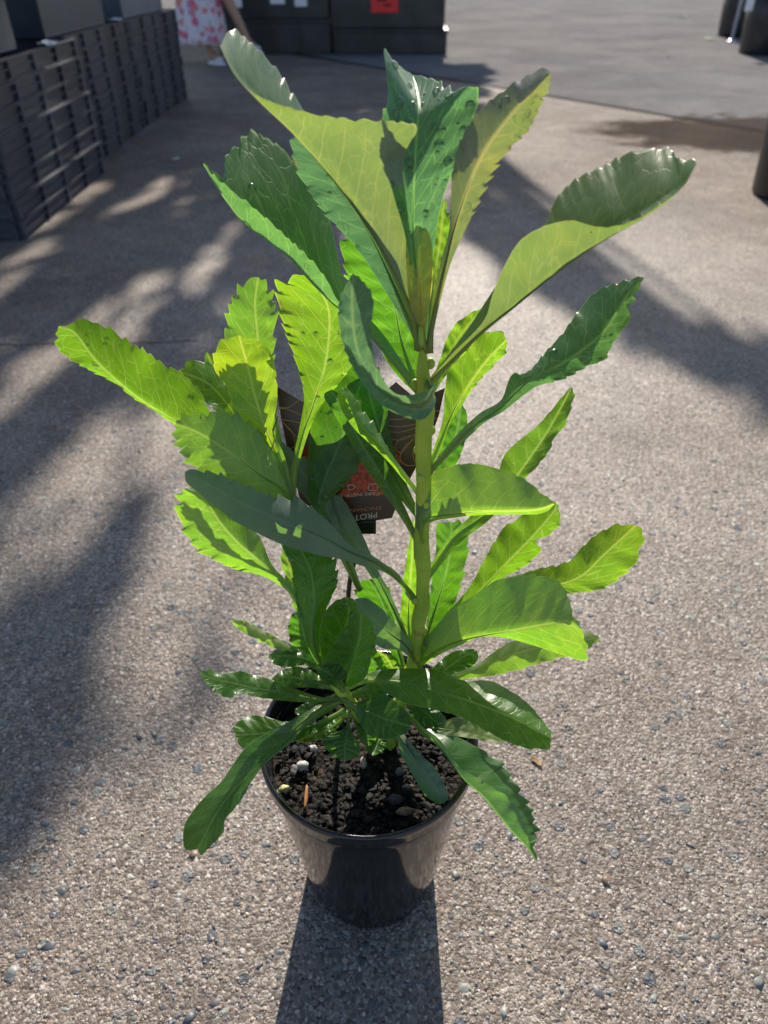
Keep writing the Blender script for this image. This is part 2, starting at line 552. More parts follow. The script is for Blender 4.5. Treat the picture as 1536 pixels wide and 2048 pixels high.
def mat_stone():
    nt = NT('pebble')
    c = nt.n('ShaderNodeAttribute', attribute_name='col').outputs['Color']
    tc = nt.n('ShaderNodeTexCoord').outputs['Object']
    n = nt.noise(tc, 500, 4, 0.7).outputs[0]
    c = nt.mix(nt.smooth(n, 0.35, 0.7), nt.mix(1.0, c, (0.72, 0.72, 0.72), 'MULTIPLY'), c)
    p = nt.principled(c, 0.42, 0.45, nt.bump(n, 0.5, 0.0006))
    return nt.finish(p.outputs[0])


def mat_soil():
    nt = NT('potting_mix')
    tc = nt.n('ShaderNodeTexCoord').outputs['Object']
    v = nt.vor(tc, 190)
    n = nt.noise(tc, 90, 6, 0.75).outputs[0]
    c = nt.ramp(sep(nt, v.outputs['Color'])[0], [(0.0, (0.006, 0.005, 0.004)), (0.6, (0.014, 0.011, 0.009)), (0.88, (0.035, 0.024, 0.016)), (1.0, (0.09, 0.06, 0.04))])
    h = nt.math('SUBTRACT', n, v.outputs['Distance'])
    p = nt.principled(c, 0.65, 0.2, nt.bump(h, 1.0, 0.005))
    return nt.finish(p.outputs[0])


def mat_chip():
    nt = NT('bark_chip')
    c = nt.n('ShaderNodeAttribute', attribute_name='col').outputs['Color']
    tc = nt.n('ShaderNodeTexCoord').outputs['Object']
    n = nt.noise(tc, 350, 4, 0.7).outputs[0]
    c = nt.mix(nt.smooth(n, 0.3, 0.7), nt.mix(1.0, c, (0.3, 0.3, 0.3), 'MULTIPLY'), nt.mix(1.0, c, (0.62, 0.62, 0.64), 'MULTIPLY'))
    p = nt.principled(c, 0.6, 0.22, nt.bump(n, 0.8, 0.001))
    return nt.finish(p.outputs[0])


def mat_water():
    nt = NT('water_drop')
    fr = nt.n('ShaderNodeFresnel'); fr.inputs['IOR'].default_value = 1.4
    tp = nt.n('ShaderNodeBsdfTransparent'); tp.inputs['Color'].default_value = (0.93, 0.96, 0.93, 1)
    gl = nt.n('ShaderNodeBsdfGlossy'); gl.inputs['Roughness'].default_value = 0.06
    mx = nt.n('ShaderNodeMixShader')
    nt.t.links.new(nt.math('MULTIPLY', fr.outputs[0], 1.4, clamp=True), mx.inputs[0])
    nt.t.links.new(tp.outputs[0], mx.inputs[1]); nt.t.links.new(gl.outputs[0], mx.inputs[2])
    return nt.finish(mx.outputs[0])


def mat_flat(name, col, rough=0.5, spec=0.4, var=0.2, scale=30, metallic=0.0):
    nt = NT(name)
    tc = nt.n('ShaderNodeTexCoord').outputs['Object']
    n = nt.noise(tc, scale, 5, 0.6).outputs[0]
    c = nt.mix(nt.smooth(n, 0.3, 0.7), [x * (1 - var) for x in col], [min(1, x * (1 + var)) for x in col])
    p = nt.principled(c, rough, spec, nt.bump(n, 0.15, 0.001))
    p.inputs['Metallic'].default_value = metallic
    return nt.finish(p.outputs[0])


def mat_dress():
    nt = NT('floral_cotton')
    tc = nt.n('ShaderNodeTexCoord').outputs['Object']
    w = nt.noise(tc, 14, 3, 0.6)
    sc = nt.n('ShaderNodeVectorMath', operation='SCALE')
    nt.t.links.new(w.outputs[1], sc.inputs[0]); sc.inputs['Scale'].default_value = 0.06
    ad = nt.n('ShaderNodeVectorMath', operation='ADD')
    nt.t.links.new(tc, ad.inputs[0]); nt.t.links.new(sc.outputs[0], ad.inputs[1])
    v = nt.vor(ad.outputs[0], 13)
    v2 = nt.vor(ad.outputs[0], 40)
    r = sep(nt, v.outputs['Color'])
    petals = nt.ramp(r[0], [(0.0, (0.62, 0.10, 0.20)), (0.4, (0.74, 0.22, 0.30)), (0.7, (0.70, 0.30, 0.22)), (1.0, (0.55, 0.25, 0.55))])
    c = nt.mix(nt.smooth(v.outputs['Distance'], 0.38, 0.52, 1, 0), (0.78, 0.70, 0.80), petals)
    c = nt.mix(nt.math('MULTIPLY', nt.smooth(v2.outputs['Distance'], 0.2, 0.35, 1, 0), nt.smooth(sep(nt, v2.outputs['Color'])[1], 0.7, 0.75)), c, (0.18, 0.26, 0.10))
    p = nt.principled(c, 0.8, 0.2)
    return nt.finish(p.outputs[0])


def mat_skin():
    nt = NT('skin')
    tc = nt.n('ShaderNodeTexCoord').outputs['Object']
    n = nt.noise(tc, 40, 3, 0.6).outputs[0]
    c = nt.mix(n, (0.40, 0.22, 0.15), (0.52, 0.31, 0.22))
    return nt.finish(nt.principled(c, 0.5, 0.35).outputs[0])


def mat_tree():
    nt = NT('tree_foliage')
    g = nt.n('ShaderNodeNewGeometry')
    r = g.outputs['Random Per Island']
    c = nt.mix(r, (0.035, 0.075, 0.018), (0.075, 0.12, 0.03))
    p = nt.principled(c, 0.5, 0.4)
    tr = nt.n('ShaderNodeBsdfTranslucent', i_Color=(0.10, 0.18, 0.02, 1))
    mx = nt.n('ShaderNodeMixShader')
    mx.inputs[0].default_value = 0.3
    nt.t.links.new(p.outputs[0], mx.inputs[1]); nt.t.links.new(tr.outputs[0], mx.inputs[2])
    return nt.finish(mx.outputs[0])


M_LEAF, M_STEM, M_POT, M_SOIL, M_CHIP, M_WATER = mat_leaf(), mat_stem(), mat_pot(), mat_soil(), mat_chip(), mat_water()
M_CRATE = mat_plastic('crate_plastic', (0.024, 0.032, 0.056), 0.42, 0.5, 0.3, 0.12, 6)
M_BOX = mat_plastic('box_plastic', (0.030, 0.042, 0.066), 0.5, 0.45, 0.3, 0.03, 4)
M_BOXG = mat_plastic('grey_box_plastic', (0.10, 0.125, 0.165), 0.5, 0.45, 0.3, 0.05, 4)
M_BIN = mat_plastic('bin_plastic', (0.020, 0.021, 0.026), 0.4, 0.5, 0.25, 0.08, 3)
M_SPOT = mat_plastic('large_pot_plastic', (0.020, 0.022, 0.028), 0.42, 0.5, 0.25, 0.08, 5)
M_WHITE = mat_flat('ticket_card', (0.78, 0.80, 0.84), 0.5, 0.4, 0.06)
M_RED = mat_flat('red_sign_card', (0.80, 0.035, 0.03), 0.45, 0.4, 0.08)
M_INKD = mat_flat('dark_ink', (0.08, 0.01, 0.01), 0.6, 0.3)

# ------------------------------------------------------------------ GROUND
bm = bmesh.new()
bmesh.ops.create_grid(bm, x_segments=40, y_segments=40, size=60)
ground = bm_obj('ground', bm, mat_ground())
tag(ground, kind='structure')

# loose and embedded aggregate, individual stones as real geometry
rng = np.random.default_rng(5)


def stone_field(name, n, region, smin, smax, pal, zf=0.35, pw=2.0, mat=None, flat=(0.35, 0.6), seed=1):
    rg = np.random.default_rng(seed)
    phi = (1 + 5 ** 0.5) / 2
    base = np.array([(-1, phi, 0), (1, phi, 0), (-1, -phi, 0), (1, -phi, 0), (0, -1, phi), (0, 1, phi), (0, -1, -phi), (0, 1, -phi), (phi, 0, -1), (phi, 0, 1), (-phi, 0, -1), (-phi, 0, 1)], float)
    base /= np.linalg.norm(base[0])
    fc = np.array([(0, 11, 5), (0, 5, 1), (0, 1, 7), (0, 7, 10), (0, 10, 11), (1, 5, 9), (5, 11, 4), (11, 10, 2), (10, 7, 6), (7, 1, 8), (3, 9, 4), (3, 4, 2), (3, 2, 6), (3, 6, 8), (3, 8, 9), (4, 9, 5), (2, 4, 11), (6, 2, 10), (8, 6, 7), (9, 8, 1)])
    V, Fc, C = [], [], []
    for i in range(n):
        x, y, zb = region(rg)
        s = smin + (smax - smin) * rg.random() ** pw
        b = base * (1 + rg.uniform(-0.22, 0.22, (12, 1)))
        sc = np.array([s, s * rg.uniform(0.45, 0.95), s * rg.uniform(*flat)]) * 0.5
        b = b * sc
        a = rg.uniform(0, 2 * math.pi)
        tl = rg.normal(0, 0.25)
        ca, sa = math.cos(a), math.sin(a)
        ct, st = math.cos(tl), math.sin(tl)
        b = b * (1 + rg.uniform(-0.12, 0.12, (12, 3)))
        b = b @ np.array([[1, 0, 0], [0, ct, -st], [0, st, ct]]) @ np.array([[ca, -sa, 0], [sa, ca, 0], [0, 0, 1]])
        b += (x, y, zb + sc[2] * zf)
        V.append(b)
        Fc.append(fc + 12 * i)
        c = pal[rg.integers(len(pal))]
        k = rg.uniform(0.75, 1.25)
        C.append(np.tile(np.array([c[0] * k, c[1] * k, c[2] * k, 1.0]), (12, 1)))
    V = np.vstack(V); Fc = np.vstack(Fc); C = np.vstack(C)
    me = bpy.data.meshes.new(name)
    me.from_pydata(V.tolist(), [], Fc.tolist())
    at_ = me.attributes.new('col', 'FLOAT_COLOR', 'POINT')
    at_.data.foreach_set('color', C.astype('f').ravel())
    me.materials.append(mat)
    me.polygons.foreach_set('use_smooth', [name != 'bark_chips'] * len(me.polygons))
    return me


M_STONE = mat_stone()
STONE_PAL = [(0.36, 0.29, 0.23), (0.42, 0.34, 0.27), (0.30, 0.26, 0.22), (0.46, 0.35, 0.26), (0.24, 0.24, 0.25), (0.20, 0.22, 0.24), (0.52, 0.46, 0.40), (0.38, 0.30, 0.25), (0.33, 0.27, 0.22)]
SLATE_PAL = [(0.14, 0.145, 0.155), (0.16, 0.165, 0.17), (0.25, 0.27, 0.25), (0.11, 0.115, 0.125), (0.27, 0.285, 0.26), (0.17, 0.18, 0.18), (0.24, 0.17, 0.13)]


def reg_near(rg):
    # denser near the camera; perspective frustum on the ground
    y = 0.17 + 1.5 * rg.random() ** 1.9
    half = 0.40 + y * 0.42
    return rg.uniform(-half, half), y, 0.0


def add_stuff(name, me, label, cat):
    o = bpy.data.objects.new(name, me)
    link(o)
    tag(o, label, cat, kind='stuff')
    return o


add_stuff('gravel', stone_field('gravel', 15000, reg_near, 0.0018, 0.0056, STONE_PAL, -0.15, 1.8, M_STONE, (0.5, 0.8), 3), 'small beige pebbles set in the concrete around the pot', 'gravel')
add_stuff('slate_chips', stone_field('slate_chips', 620, reg_near, 0.006, 0.020, SLATE_PAL, -0.5, 2.0, M_STONE, (0.12, 0.2), 4), 'flat grey slate chips showing in the worn concrete', 'gravel')

# ------------------------------------------------------------------ POTTED SHRUB
PC = Vector(((737 - 768) / FPX * 0.638, 0.386, 0))   # pot centre on the ground
PH, RR = 0.244, 0.0995
shrub = empty('potted_shrub', PC, 'leafy green toothed-leaf shrub in a glossy black plastic pot on the pebbled concrete', 'potted plant')
bm = bmesh.new()
prof = [(0.0, 0.004), (0.055, 0.004), (0.064, 0.0), (0.0672, 0.0), (0.0690, 0.003), (0.0700, 0.010)]
for k in range(1, 15):
    f = k / 14
    prof.append((0.0700 + (0.0935 - 0.0700) * f, 0.010 + (PH - 0.030 - 0.010) * f))
prof += [(0.0935, PH - 0.012), (0.0915, PH - 0.012), (0.0900, PH - 0.030), (0.0860, PH - 0.08), (0.0680, 0.02), (0.0, 0.012)]
add_lathe(bm, prof, 96)
pot = bm_obj('pot', bm, M_POT, shrub, True)
bm = bmesh.new()
add_lathe(bm, [(0.0937, PH - 0.016), (0.0965, PH - 0.0165), (0.0988, PH - 0.0145), (0.0990, PH - 0.004), (0.0996, PH - 0.001), (0.0990, PH + 0.0018), (0.0970, PH + 0.0024), (0.0955, PH + 0.0010), (0.0948, PH - 0.003), (0.0930, PH - 0.006), (0.0905, PH - 0.016), (0.0937, PH - 0.016)], 128,
          wob=lambda a, z: 0.004 * math.sin(2 * a + 0.6) + 0.0014 * math.sin(5 * a))
bm_obj('rim', bm, M_POT, pot, True)
# soil
SOILZ = PH - 0.026
bm = bmesh.new()
NR = 26
rings = []
for i in range(NR + 1):
    r = 0.0895 * i / NR
    ring = []
    m = 1 if i == 0 else 80
    for k in range(m):
        a = 2 * math.pi * k / m
        x, y = r * math.cos(a), r * math.sin(a)
        z = SOILZ + 0.006 * mnoise.noise(Vector((x * 30, y * 30, 1))) + 0.0035 * mnoise.noise(Vector((x * 120, y * 120, 4))) + 0.004 * math.exp(-(r / 0.03) ** 2)
        ring.append(bm.verts.new((x, y, z)))
    rings.append(ring)
for k in range(80):
    bm.faces.new((rings[0][0], rings[1][k], rings[1][(k + 1) % 80]))
for i in range(1, NR):
    for k in range(80):
        bm.faces.new((rings[i][k], rings[i + 1][k], rings[i + 1][(k + 1) % 80], rings[i][(k + 1) % 80]))
soil = bm_obj('soil', bm, M_SOIL, shrub, True)


def reg_pot(rg):
    r = 0.086 * math.sqrt(rg.random()); a = rg.uniform(0, 6.283)
    return r * math.cos(a), r * math.sin(a), SOILZ + rg.uniform(-0.001, 0.003)


me = stone_field('bark_chips', 2600, reg_pot, 0.0015, 0.010, [(0.008, 0.007, 0.006), (0.012, 0.010, 0.008), (0.020, 0.014, 0.010), (0.007, 0.006, 0.006), (0.028, 0.019, 0.013), (0.06, 0.038, 0.025), (0.014, 0.012, 0.010), (0.010, 0.008, 0.007)], 0.5, 2.0, M_CHIP, (0.2, 0.5), 8)
o = bpy.data.objects.new('bark_chips', me); link(o, soil); tag(o, 'dark crumbly bark chips', kind='stuff')


def lump(name, px, py, z, s, col, parent, seed, el=(1, 0.8, 0.7)):
    p = on_z(px, py, z)
    bm = bmesh.new()
    bmesh.ops.create_icosphere(bm, subdivisions=3, radius=1)
    for v in bm.verts:
        k = 1 + 0.35 * mnoise.noise(v.co * 1.3 + Vector((seed, 0, 0))) + 0.12 * mnoise.noise(v.co * 4 + Vector((0, seed, 0)))
        v.co = Vector((v.co.x * s * el[0], v.co.y * s * el[1], v.co.z * s * el[2])) * k + p
    o = bm_obj(name, bm, mat_flat(name + '_surface', col, 0.7, 0.3, 0.25, 300), parent, True, True)
    return o


tag(lump('perlite', 604, 1532, SOILZ + .008, 0.0055, (0.42, 0.40, 0.38), soil, 1), 'pale grey mineral lump')
tag(lump('perlite', 627, 1496, SOILZ + .008, 0.0036, (0.50, 0.47, 0.46), soil, 3), 'small white mineral lump')
tag(lump('fertiliser_pellet', 568, 1577, SOILZ + .006, 0.0042, (0.52, 0.50, 0.22), soil, 5), 'yellowish round pellet')
tag(lump('bark_piece', 727, 1525, SOILZ + .008, 0.0034, (0.42, 0.31, 0.26), soil, 7, (0.8, 1.8, 0.7)), 'pale tan bark piece')
tag(lump('bark_piece', 800, 1543, SOILZ + .008, 0.0042, (0.13, 0.12, 0.12), soil, 9), 'grey bark piece')
tag(lump('bark_piece', 812, 1622, SOILZ + .008, 0.0050, (0.30, 0.17, 0.10), soil, 11, (1.6, 0.7, 0.7)), 'reddish tan bark piece')
tag(lump('bark_piece', 790, 1598, SOILZ + .008, 0.0058, (0.07, 0.06, 0.055), soil, 13), 'dark round bark piece')
tag(lump('bark_piece', 612, 1592, SOILZ + .010, 0.0032, (0.33, 0.16, 0.06), soil, 15, (0.5, 3.4, 0.5)), 'orange bark sliver')
tag(lump('bark_piece', 822, 1572, SOILZ + .010, 0.0024, (0.28, 0.18, 0.14), soil, 17, (3.4, 0.7, 0.7)), 'brown twig')
tag(lump('bark_piece', 588, 1540, SOILZ + .008, 0.0040, (0.16, 0.15, 0.15), soil, 19, (0.8, 1.3, 0.7)), 'grey bark piece')

# stems
STEM_PX = [(772, 1500, 0.668), (790, 1440, 0.662), (812, 1370, 0.655), (832, 1300, 0.644), (843, 1200, 0.617), (846, 1100, 0.590), (848, 1000, 0.562), (848, 900, 0.532), (846, 800, 0.503), (846, 740, 0.486), (845, 700, 0.474), (846, 655, 0.463)]


def stem_depth(py):
    ys = [p[1] for p in STEM_PX][::-1]
    ds = [p[2] for p in STEM_PX][::-1]
    return float(np.interp(py, ys, ds))


sp = [at(*p) for p in STEM_PX]
sp[0].z = SOILZ - 0.01
crv = catmull([tuple(p) for p in sp], 110)
n_ = len(crv)
for i in range(n_):
    crv[i, 0] += 0.0011 * math.sin(i * 0.33) + 0.0006 * math.sin(i * 0.9)
    crv[i, 1] += 0.0009 * math.cos(i * 0.41)
rad = []
for i in range(n_):
    f = i / (n_ - 1)
    rad.append((0.0063 - 0.0004 * f + 0.0006 * abs(math.sin(f * 29)) ** 3 + 0.0003 * math.sin(f * 73)) * (1 if f < 0.90 else max(0.22, 1.15 - (f - 0.90) * 9.0)))
v, f = tube_geo([Vector(c) for c in crv], rad, 20)
stem = mesh_obj('stem', v, f, M_STEM, shrub)
tag(stem, 'straight yellow-green main stem')


def small_tube(name, pts, r0, r1, parent, mat=M_STEM, lab=None, seg=12):
    c = catmull([tuple(p) for p in pts], 24)
    v, f = tube_geo([Vector(x) for x in c], [r0 + (r1 - r0) * i / 23 for i in range(24)], seg)
    o = mesh_obj(name, v, f, mat, parent)
    if lab: tag(o, lab)
    return o


small_tube('branch', [Vector((PC.x + 0.012, 0.392, SOILZ - .005)), at(735, 1455, .650), at(705, 1410, .625), at(682, 1380, .612), at(662, 1352, .612)], 0.0058, 0.0052, stem, lab='short side shoot')
small_tube('branch', [at(675, 1370, .615), at(640, 1310, .640), at(612, 1200, .640), at(600, 1100, .620), at(592, 1035, .600)], 0.0042, 0.0032, stem, lab='tall left side shoot')
# leaf-scar collars on the stem
for k, (py, ph) in enumerate([(730, 0.4), (770, 3.0), (815, 1.6), (862, 0.2), (905, 2.5), (950, 4.2), (1003, 5.2), (1050, 2.2), (1108, 3.8), (1150, 0.9), (1200, 3.3), (1258, 5.9)]):
    f = np.interp(py, [p[1] for p in STEM_PX][::-1], [p[0] for p in STEM_PX][::-1])
    c = at(float(f), py, stem_depth(py))
    bmc = bmesh.new()
    bmesh.ops.create_uvsphere(bmc, u_segments=14, v_segments=10, radius=1)
    ang = ph
    off = Vector((math.cos(ang), math.sin(ang), 0)) * 0.0056
    for vv in bmc.verts:
        vv.co = Vector((vv.co.x * 0.0034, vv.co.y * 0.0034, vv.co.z * 0.0042)) + c + off
    bm_obj('bud', bmc, M_STEM, stem, True, True)

# ---- leaves.  (name, face seen 'U' upper / 'B' underside, midrib, left margin, right margin, base depth or None=stem, tip depth, extra depth of left, right margin, teeth, tint)
S = 'stem'
OL = (0.84, 0.55, 2.1, 0.6)
DK = (0.46, 0.66, 1.0, 0.8)
YE = (1.35, 0.92, 0.8)
NO = (1, 1, 1)
LEAVES = [
 # top tuft
 dict(f='B', M=[(838, 700), (828, 640), (800, 575), (745, 470), (670, 365), (590, 272), (520, 205), (470, 150), (440, 92)],
      L=[(836, 700), (836, 620), (818, 500), (790, 400), (740, 330), (660, 268), (600, 210), (562, 150), (512, 95), (465, 60), (440, 90)],
      R=[(842, 700), (842, 640), (824, 560), (819, 440), (806, 350), (812, 300), (828, 250), (700, 239), (600, 222), (510, 188), (466, 142), (440, 94)],
      d=[S, .455, .425, .395, .365], ref='R', dl=.030, dr=-.012, tint=OL, te=(6, 6), lab='large olive folded leaf leaning to the upper left'),
 dict(f='U', M=[(842, 700), (800, 600), (750, 490), (690, 390), (630, 310), (592, 268)],
      L=[(840, 700), (775, 590), (710, 492), (650, 427), (600, 352), (583, 292), (592, 262)],
      R=[(846, 700), (822, 600), (790, 480), (740, 380), (680, 300), (630, 262), (594, 262)], d=[S, .475, .47, .465], dl=.008, dr=.006, drops=14, tint=(0.30, 0.50, 3.6)),
 dict(f='U', M=[(846, 795), (770, 705), (715, 640), (673, 613), (628, 571), (579, 519), (530, 480), (481, 441), (433, 375), (407, 330)],
      L=[(846, 788), (775, 680), (725, 620), (690, 566), (677, 522), (664, 457), (644, 401), (602, 343), (563, 294), (530, 275), (501, 262), (475, 292), (450, 317), (453, 360), (430, 345), (407, 325)],
      R=[(846, 800), (770, 702), (716, 632), (677, 603), (654, 561), (621, 519), (582, 483), (540, 444), (494, 405), (455, 375), (420, 343), (407, 325)],
      d=[S, .49, .48, .475, .47], ref='L', dl=.028, dr=-.012, te=(7, 4), tint=(0.62, 0.82, 2.3), drops=10),
 dict(f='U', M=[(848, 700), (838, 600), (828, 500), (826, 430), (830, 320), (836, 230), (833, 180), (826, 152)],
      L=[(844, 700), (828, 600), (812, 480), (790, 400), (765, 310), (763, 242), (777, 190), (768, 97), (786, 122), (826, 150)],
      R=[(852, 700), (860, 590), (868, 500), (885, 400), (915, 320), (943, 245), (957, 198), (946, 172), (905, 180), (870, 160), (828, 150)],
      d=[S, .47, .458, .448, .442, .438, .437, .441, .468], dl=-.020, dr=-.006, tint=(0.62, 0.92, 4.6), drops=60, te=(5, 8)),
 dict(f='B', M=[(858, 705), (866, 640), (888, 540), (920, 420), (965, 310), (1030, 220), (1098, 148)],
      L=[(856, 705), (862, 620), (880, 530), (898, 460), (903, 370), (912, 308), (940, 245), (985, 198), (1040, 160), (1085, 136), (1100, 142)],
      R=[(861, 706), (871, 645), (890, 565), (908, 510), (945, 430), (1000, 322), (1055, 262), (1080, 215), (1098, 172), (1104, 146)],
      d=[S, .455, .43, .41, .395], dl=.010, dr=.012, tint=OL, drops=16, te=(4, 7), lab='tall olive leaf leaning right'),
 dict(f='B', M=[(850, 775), (905, 722), (960, 668), (1030, 612), (1120, 541), (1210, 481), (1290, 435), (1350, 390), (1392, 332)],
      L=[(850, 768), (930, 665), (1000, 560), (1060, 480), (1095, 440), (1110, 400), (1150, 360), (1200, 335), (1260, 306), (1340, 297), (1352, 318), (1385, 318), (1392, 328)],
      R=[(850, 772), (900, 712), (965, 645), (985, 590), (1005, 540), (1040, 482), (1090, 452), (1145, 441), (1180, 451), (1220, 454), (1270, 440), (1320, 410), (1365, 375), (1391, 332)],
      d=[S, .46, .43, .405, .385], ref='R', dl=.030, dr=-.014, tint=OL, te=(5, 2), lab='large folded leaf reaching to the right'),
 dict(f='B', M=[(848, 700), (843, 640), (840, 560), (838, 500), (833, 447)],
      L=[(844, 700), (828, 650), (816, 580), (812, 500), (816, 455), (833, 445)], R=[(850, 700), (853, 650), (862, 590), (866, 530), (862, 478), (848, 452), (833, 445)],
      d=[S, .462, .452, .445], dl=.003, dr=-.003, tint=(2.0, 1.15, .5), te=(0, 0), lab='small rounded yellow leaf at the stem top'),
 dict(f='U', M=[(850, 705), (862, 600), (880, 480), (888, 400)], L=[(846, 705), (850, 600), (862, 500), (872, 430), (888, 398)], R=[(855, 705), (878, 600), (900, 480), (897, 430), (890, 398)],
      d=[S, .49, .49], dl=.003, dr=.003),
 dict(f='U', M=[(846, 800), (805, 690), (783, 590), (745, 520), (712, 462)],
      L=[(843, 800), (782, 735), (737, 650), (702, 575), (683, 500), (692, 472), (712, 460)], R=[(850, 795), (832, 680), (815, 590), (780, 510), (740, 465), (714, 459)],
      d=[S, .51, .505, .50], dl=.005, dr=-.005, te=(8, 6), tint=(0.6, 0.85, 1.0)),
 # small near curled leaf across the stem
 dict(f='U', M=[(852, 762), (862, 785), (840, 812), (790, 800), (745, 765), (715, 700), (705, 630), (706, 548)],
      L=[(852, 768), (872, 800), (848, 838), (805, 832), (755, 802), (703, 730), (678, 650), (682, 590), (706, 546)],
      R=[(850, 755), (868, 772), (835, 787), (800, 790), (775, 772), (750, 722), (742, 660), (747, 600), (728, 565), (706, 546)],
      d=[S, .46, .445, .435, .43, .425, .42], dl=.006, dr=-.018, te=(3, 3), tint=(0.35, 0.45, 3.6), lab='curled grey-green leaf hooked in front of the stem'),
 # left group
 dict(f='U', M=[(592, 1035), (588, 950), (605, 870), (625, 815), (651, 727), (659, 638), (645, 590), (615, 550)],
      L=[(590, 1035), (581, 950), (598, 860), (608, 794), (592, 723), (570, 662), (555, 600), (553, 567), (580, 562), (613, 548)],
      R=[(594, 1035), (594, 950), (615, 872), (640, 815), (685, 757), (712, 715), (705, 670), (685, 610), (655, 572), (617, 548)],
      d=[.600, .585, .57, .56, .55], dl=.014, dr=-.006, te=(9, 6), drops=12),
 dict(f='U', M=[(592, 1035), (520, 960), (430, 890), (350, 843), (268, 790), (194, 724), (151, 668), (117, 654)],
      L=[(594, 1028), (545, 940), (470, 870), (418, 820), (405, 790), (385, 767), (358, 743), (323, 727), (299, 708), (268, 690), (233, 667), (198, 649), (157, 636), (148, 648), (117, 652)],
      R=[(588, 1038), (510, 968), (420, 898), (350, 850), (311, 823), (268, 797), (229, 766), (162, 731), (127, 708), (113, 690), (116, 656)],
      d=[.600, .590, .575, .56, .55], dl=.006, dr=0, te=(6, 7), tint=(1.05, 1, 1), drops=10, lab='long bright lime leaf pointing far left'),
 dict(f='B', M=[(592, 1038), (570, 985), (520, 950), (460, 905), (400, 868), (352, 848)],
      L=[(596, 1030), (582, 965), (568, 910), (545, 872), (500, 848), (478, 832), (440, 820), (410, 830), (380, 828), (352, 842)],
      R=[(588, 1040), (560, 1002), (520, 1006), (470, 988), (420, 965), (385, 932), (362, 905), (348, 872), (350, 850)],
      d=[.598, .575, .56, .55], dl=.006, dr=-.004, te=(7, 9)),
 dict(f='U', M=[(592, 1038), (560, 930), (535, 868), (512, 800), (497, 740), (478, 672)],
      L=[(590, 1038), (553, 930), (515, 860), (475, 829), (455, 775), (431, 743), (428, 710), (444, 682), (477, 670)], R=[(594, 1038), (567, 930), (545, 865), (553, 810), (554, 770), (545, 715), (520, 685), (480, 670)],
      d=[.600, .575, .56, .55], dl=.006, dr=-.003, te=(3, 3), tint=(1.25, .98, .8), lab='rounded yellow-edged leaf on the left shoot'),
 dict(f='B', M=[(592, 1036), (560, 920), (535, 820), (520, 740), (515, 670), (510, 610), (516, 556)],
      L=[(590, 1036), (550, 920), (510, 820), (470, 750), (450, 695), (452, 650), (460, 610), (478, 578), (495, 561), (514, 554)], R=[(594, 1036), (572, 920), (552, 820), (547, 740), (550, 670), (552, 620), (541, 582), (518, 554)],
      d=[.602, .595, .585, .58], dl=.003, dr=.003, te=(8, 8), drops=6),
 dict(f='U', M=[(592, 1036), (520, 910), (470, 830), (420, 770), (358, 742)], L=[(588, 1038), (500, 905), (430, 822), (385, 778), (358, 744)], R=[(594, 1034), (540, 900), (490, 820), (452, 758), (420, 727), (385, 722), (359, 740)],
      d=[.602, .60, .60], dl=-.006, dr=.008, te=(4, 7), drops=6),
 dict(f='U', M=[(592, 1036), (480, 850), (432, 750), (414, 706)], L=[(590, 1036), (462, 850), (406, 755), (413, 704)], R=[(594, 1036), (495, 850), (450, 750), (415, 704)], d=[.605, .615, .62], dl=0, dr=0),
 # grey foreground leaf
 dict(f='B', M=[(838, 1216), (818, 1180), (765, 1133), (700, 1104), (640, 1072), (560, 1040), (480, 1005), (415, 968), (370, 947)],
      L=[(840, 1208), (814, 1170), (794, 1145), (767, 1126), (736, 1106), (699, 1089), (665, 1052), (631, 1021), (600, 1000), (569, 995), (530, 988), (491, 970), (440, 950), (412, 942), (385, 938), (370, 945)],
      R=[(836, 1220), (812, 1190), (794, 1163), (763, 1142), (722, 1131), (679, 1118), (628, 1108), (560, 1087), (516, 1067), (475, 1046), (435, 1016), (398, 986), (374, 966), (369, 949)],
      d=[S, .585, .565, .55, .54], dl=.010, dr=.006, te=(7, 0), tint=(0.7, 0.75, 1.8, 0.35), lab='broad grey-green leaf crossing in front on the left'),
 dict(f='B', M=[(660, 1352), (625, 1268), (590, 1192), (557, 1157), (523, 1126), (482, 1092), (442, 1048), (409, 999), (375, 977)],
      L=[(662, 1350), (629, 1264), (594, 1186), (570, 1158), (543, 1128), (520, 1075), (492, 1045), (450, 1003), (410, 978), (366, 976)],
      R=[(657, 1354), (621, 1272), (585, 1195), (555, 1168), (523, 1151), (475, 1140), (428, 1119), (394, 1099), (370, 1065), (355, 1027), (354, 1002), (365, 978)],
      d=[.612, .60, .585, .575, .57], dl=.006, dr=.010, te=(2, 9), tint=(1, 1, 1)),
 dict(f='U', M=[(662, 1355), (634, 1310), (626, 1260), (628, 1194), (621, 1143), (600, 1098), (590, 1080)],
      L=[(660, 1356), (622, 1308), (608, 1262), (596, 1221), (587, 1177), (582, 1130), (563, 1089), (588, 1078)], R=[(665, 1353), (640, 1300), (646, 1238), (660, 1201), (675, 1165), (673, 1135), (664, 1110), (620, 1085), (592, 1078)],
      d=[.612, .595, .59, .595], dl=.006, dr=.004, te=(3, 8), drops=14, tint=DK),
 dict(f='B', M=[(655, 1345), (612, 1250), (585, 1160), (570, 1095)], L=[(652, 1345), (600, 1245), (575, 1170), (562, 1120), (568, 1092)], R=[(658, 1345), (625, 1250), (600, 1160), (590, 1115), (572, 1092)], d=[.615, .625, .63], dl=0, dr=0),
 dict(f='U', M=[(668, 1356), (680, 1290), (697, 1230), (692, 1195)], L=[(660, 1356), (640, 1295), (643, 1243), (662, 1209), (690, 1193)], R=[(672, 1356), (706, 1300), (718, 1250), (712, 1206), (694, 1193)],
      d=[.612, .592, .575], dl=-.012, dr=-.008, te=(1, 1), drops=26, tint=DK),
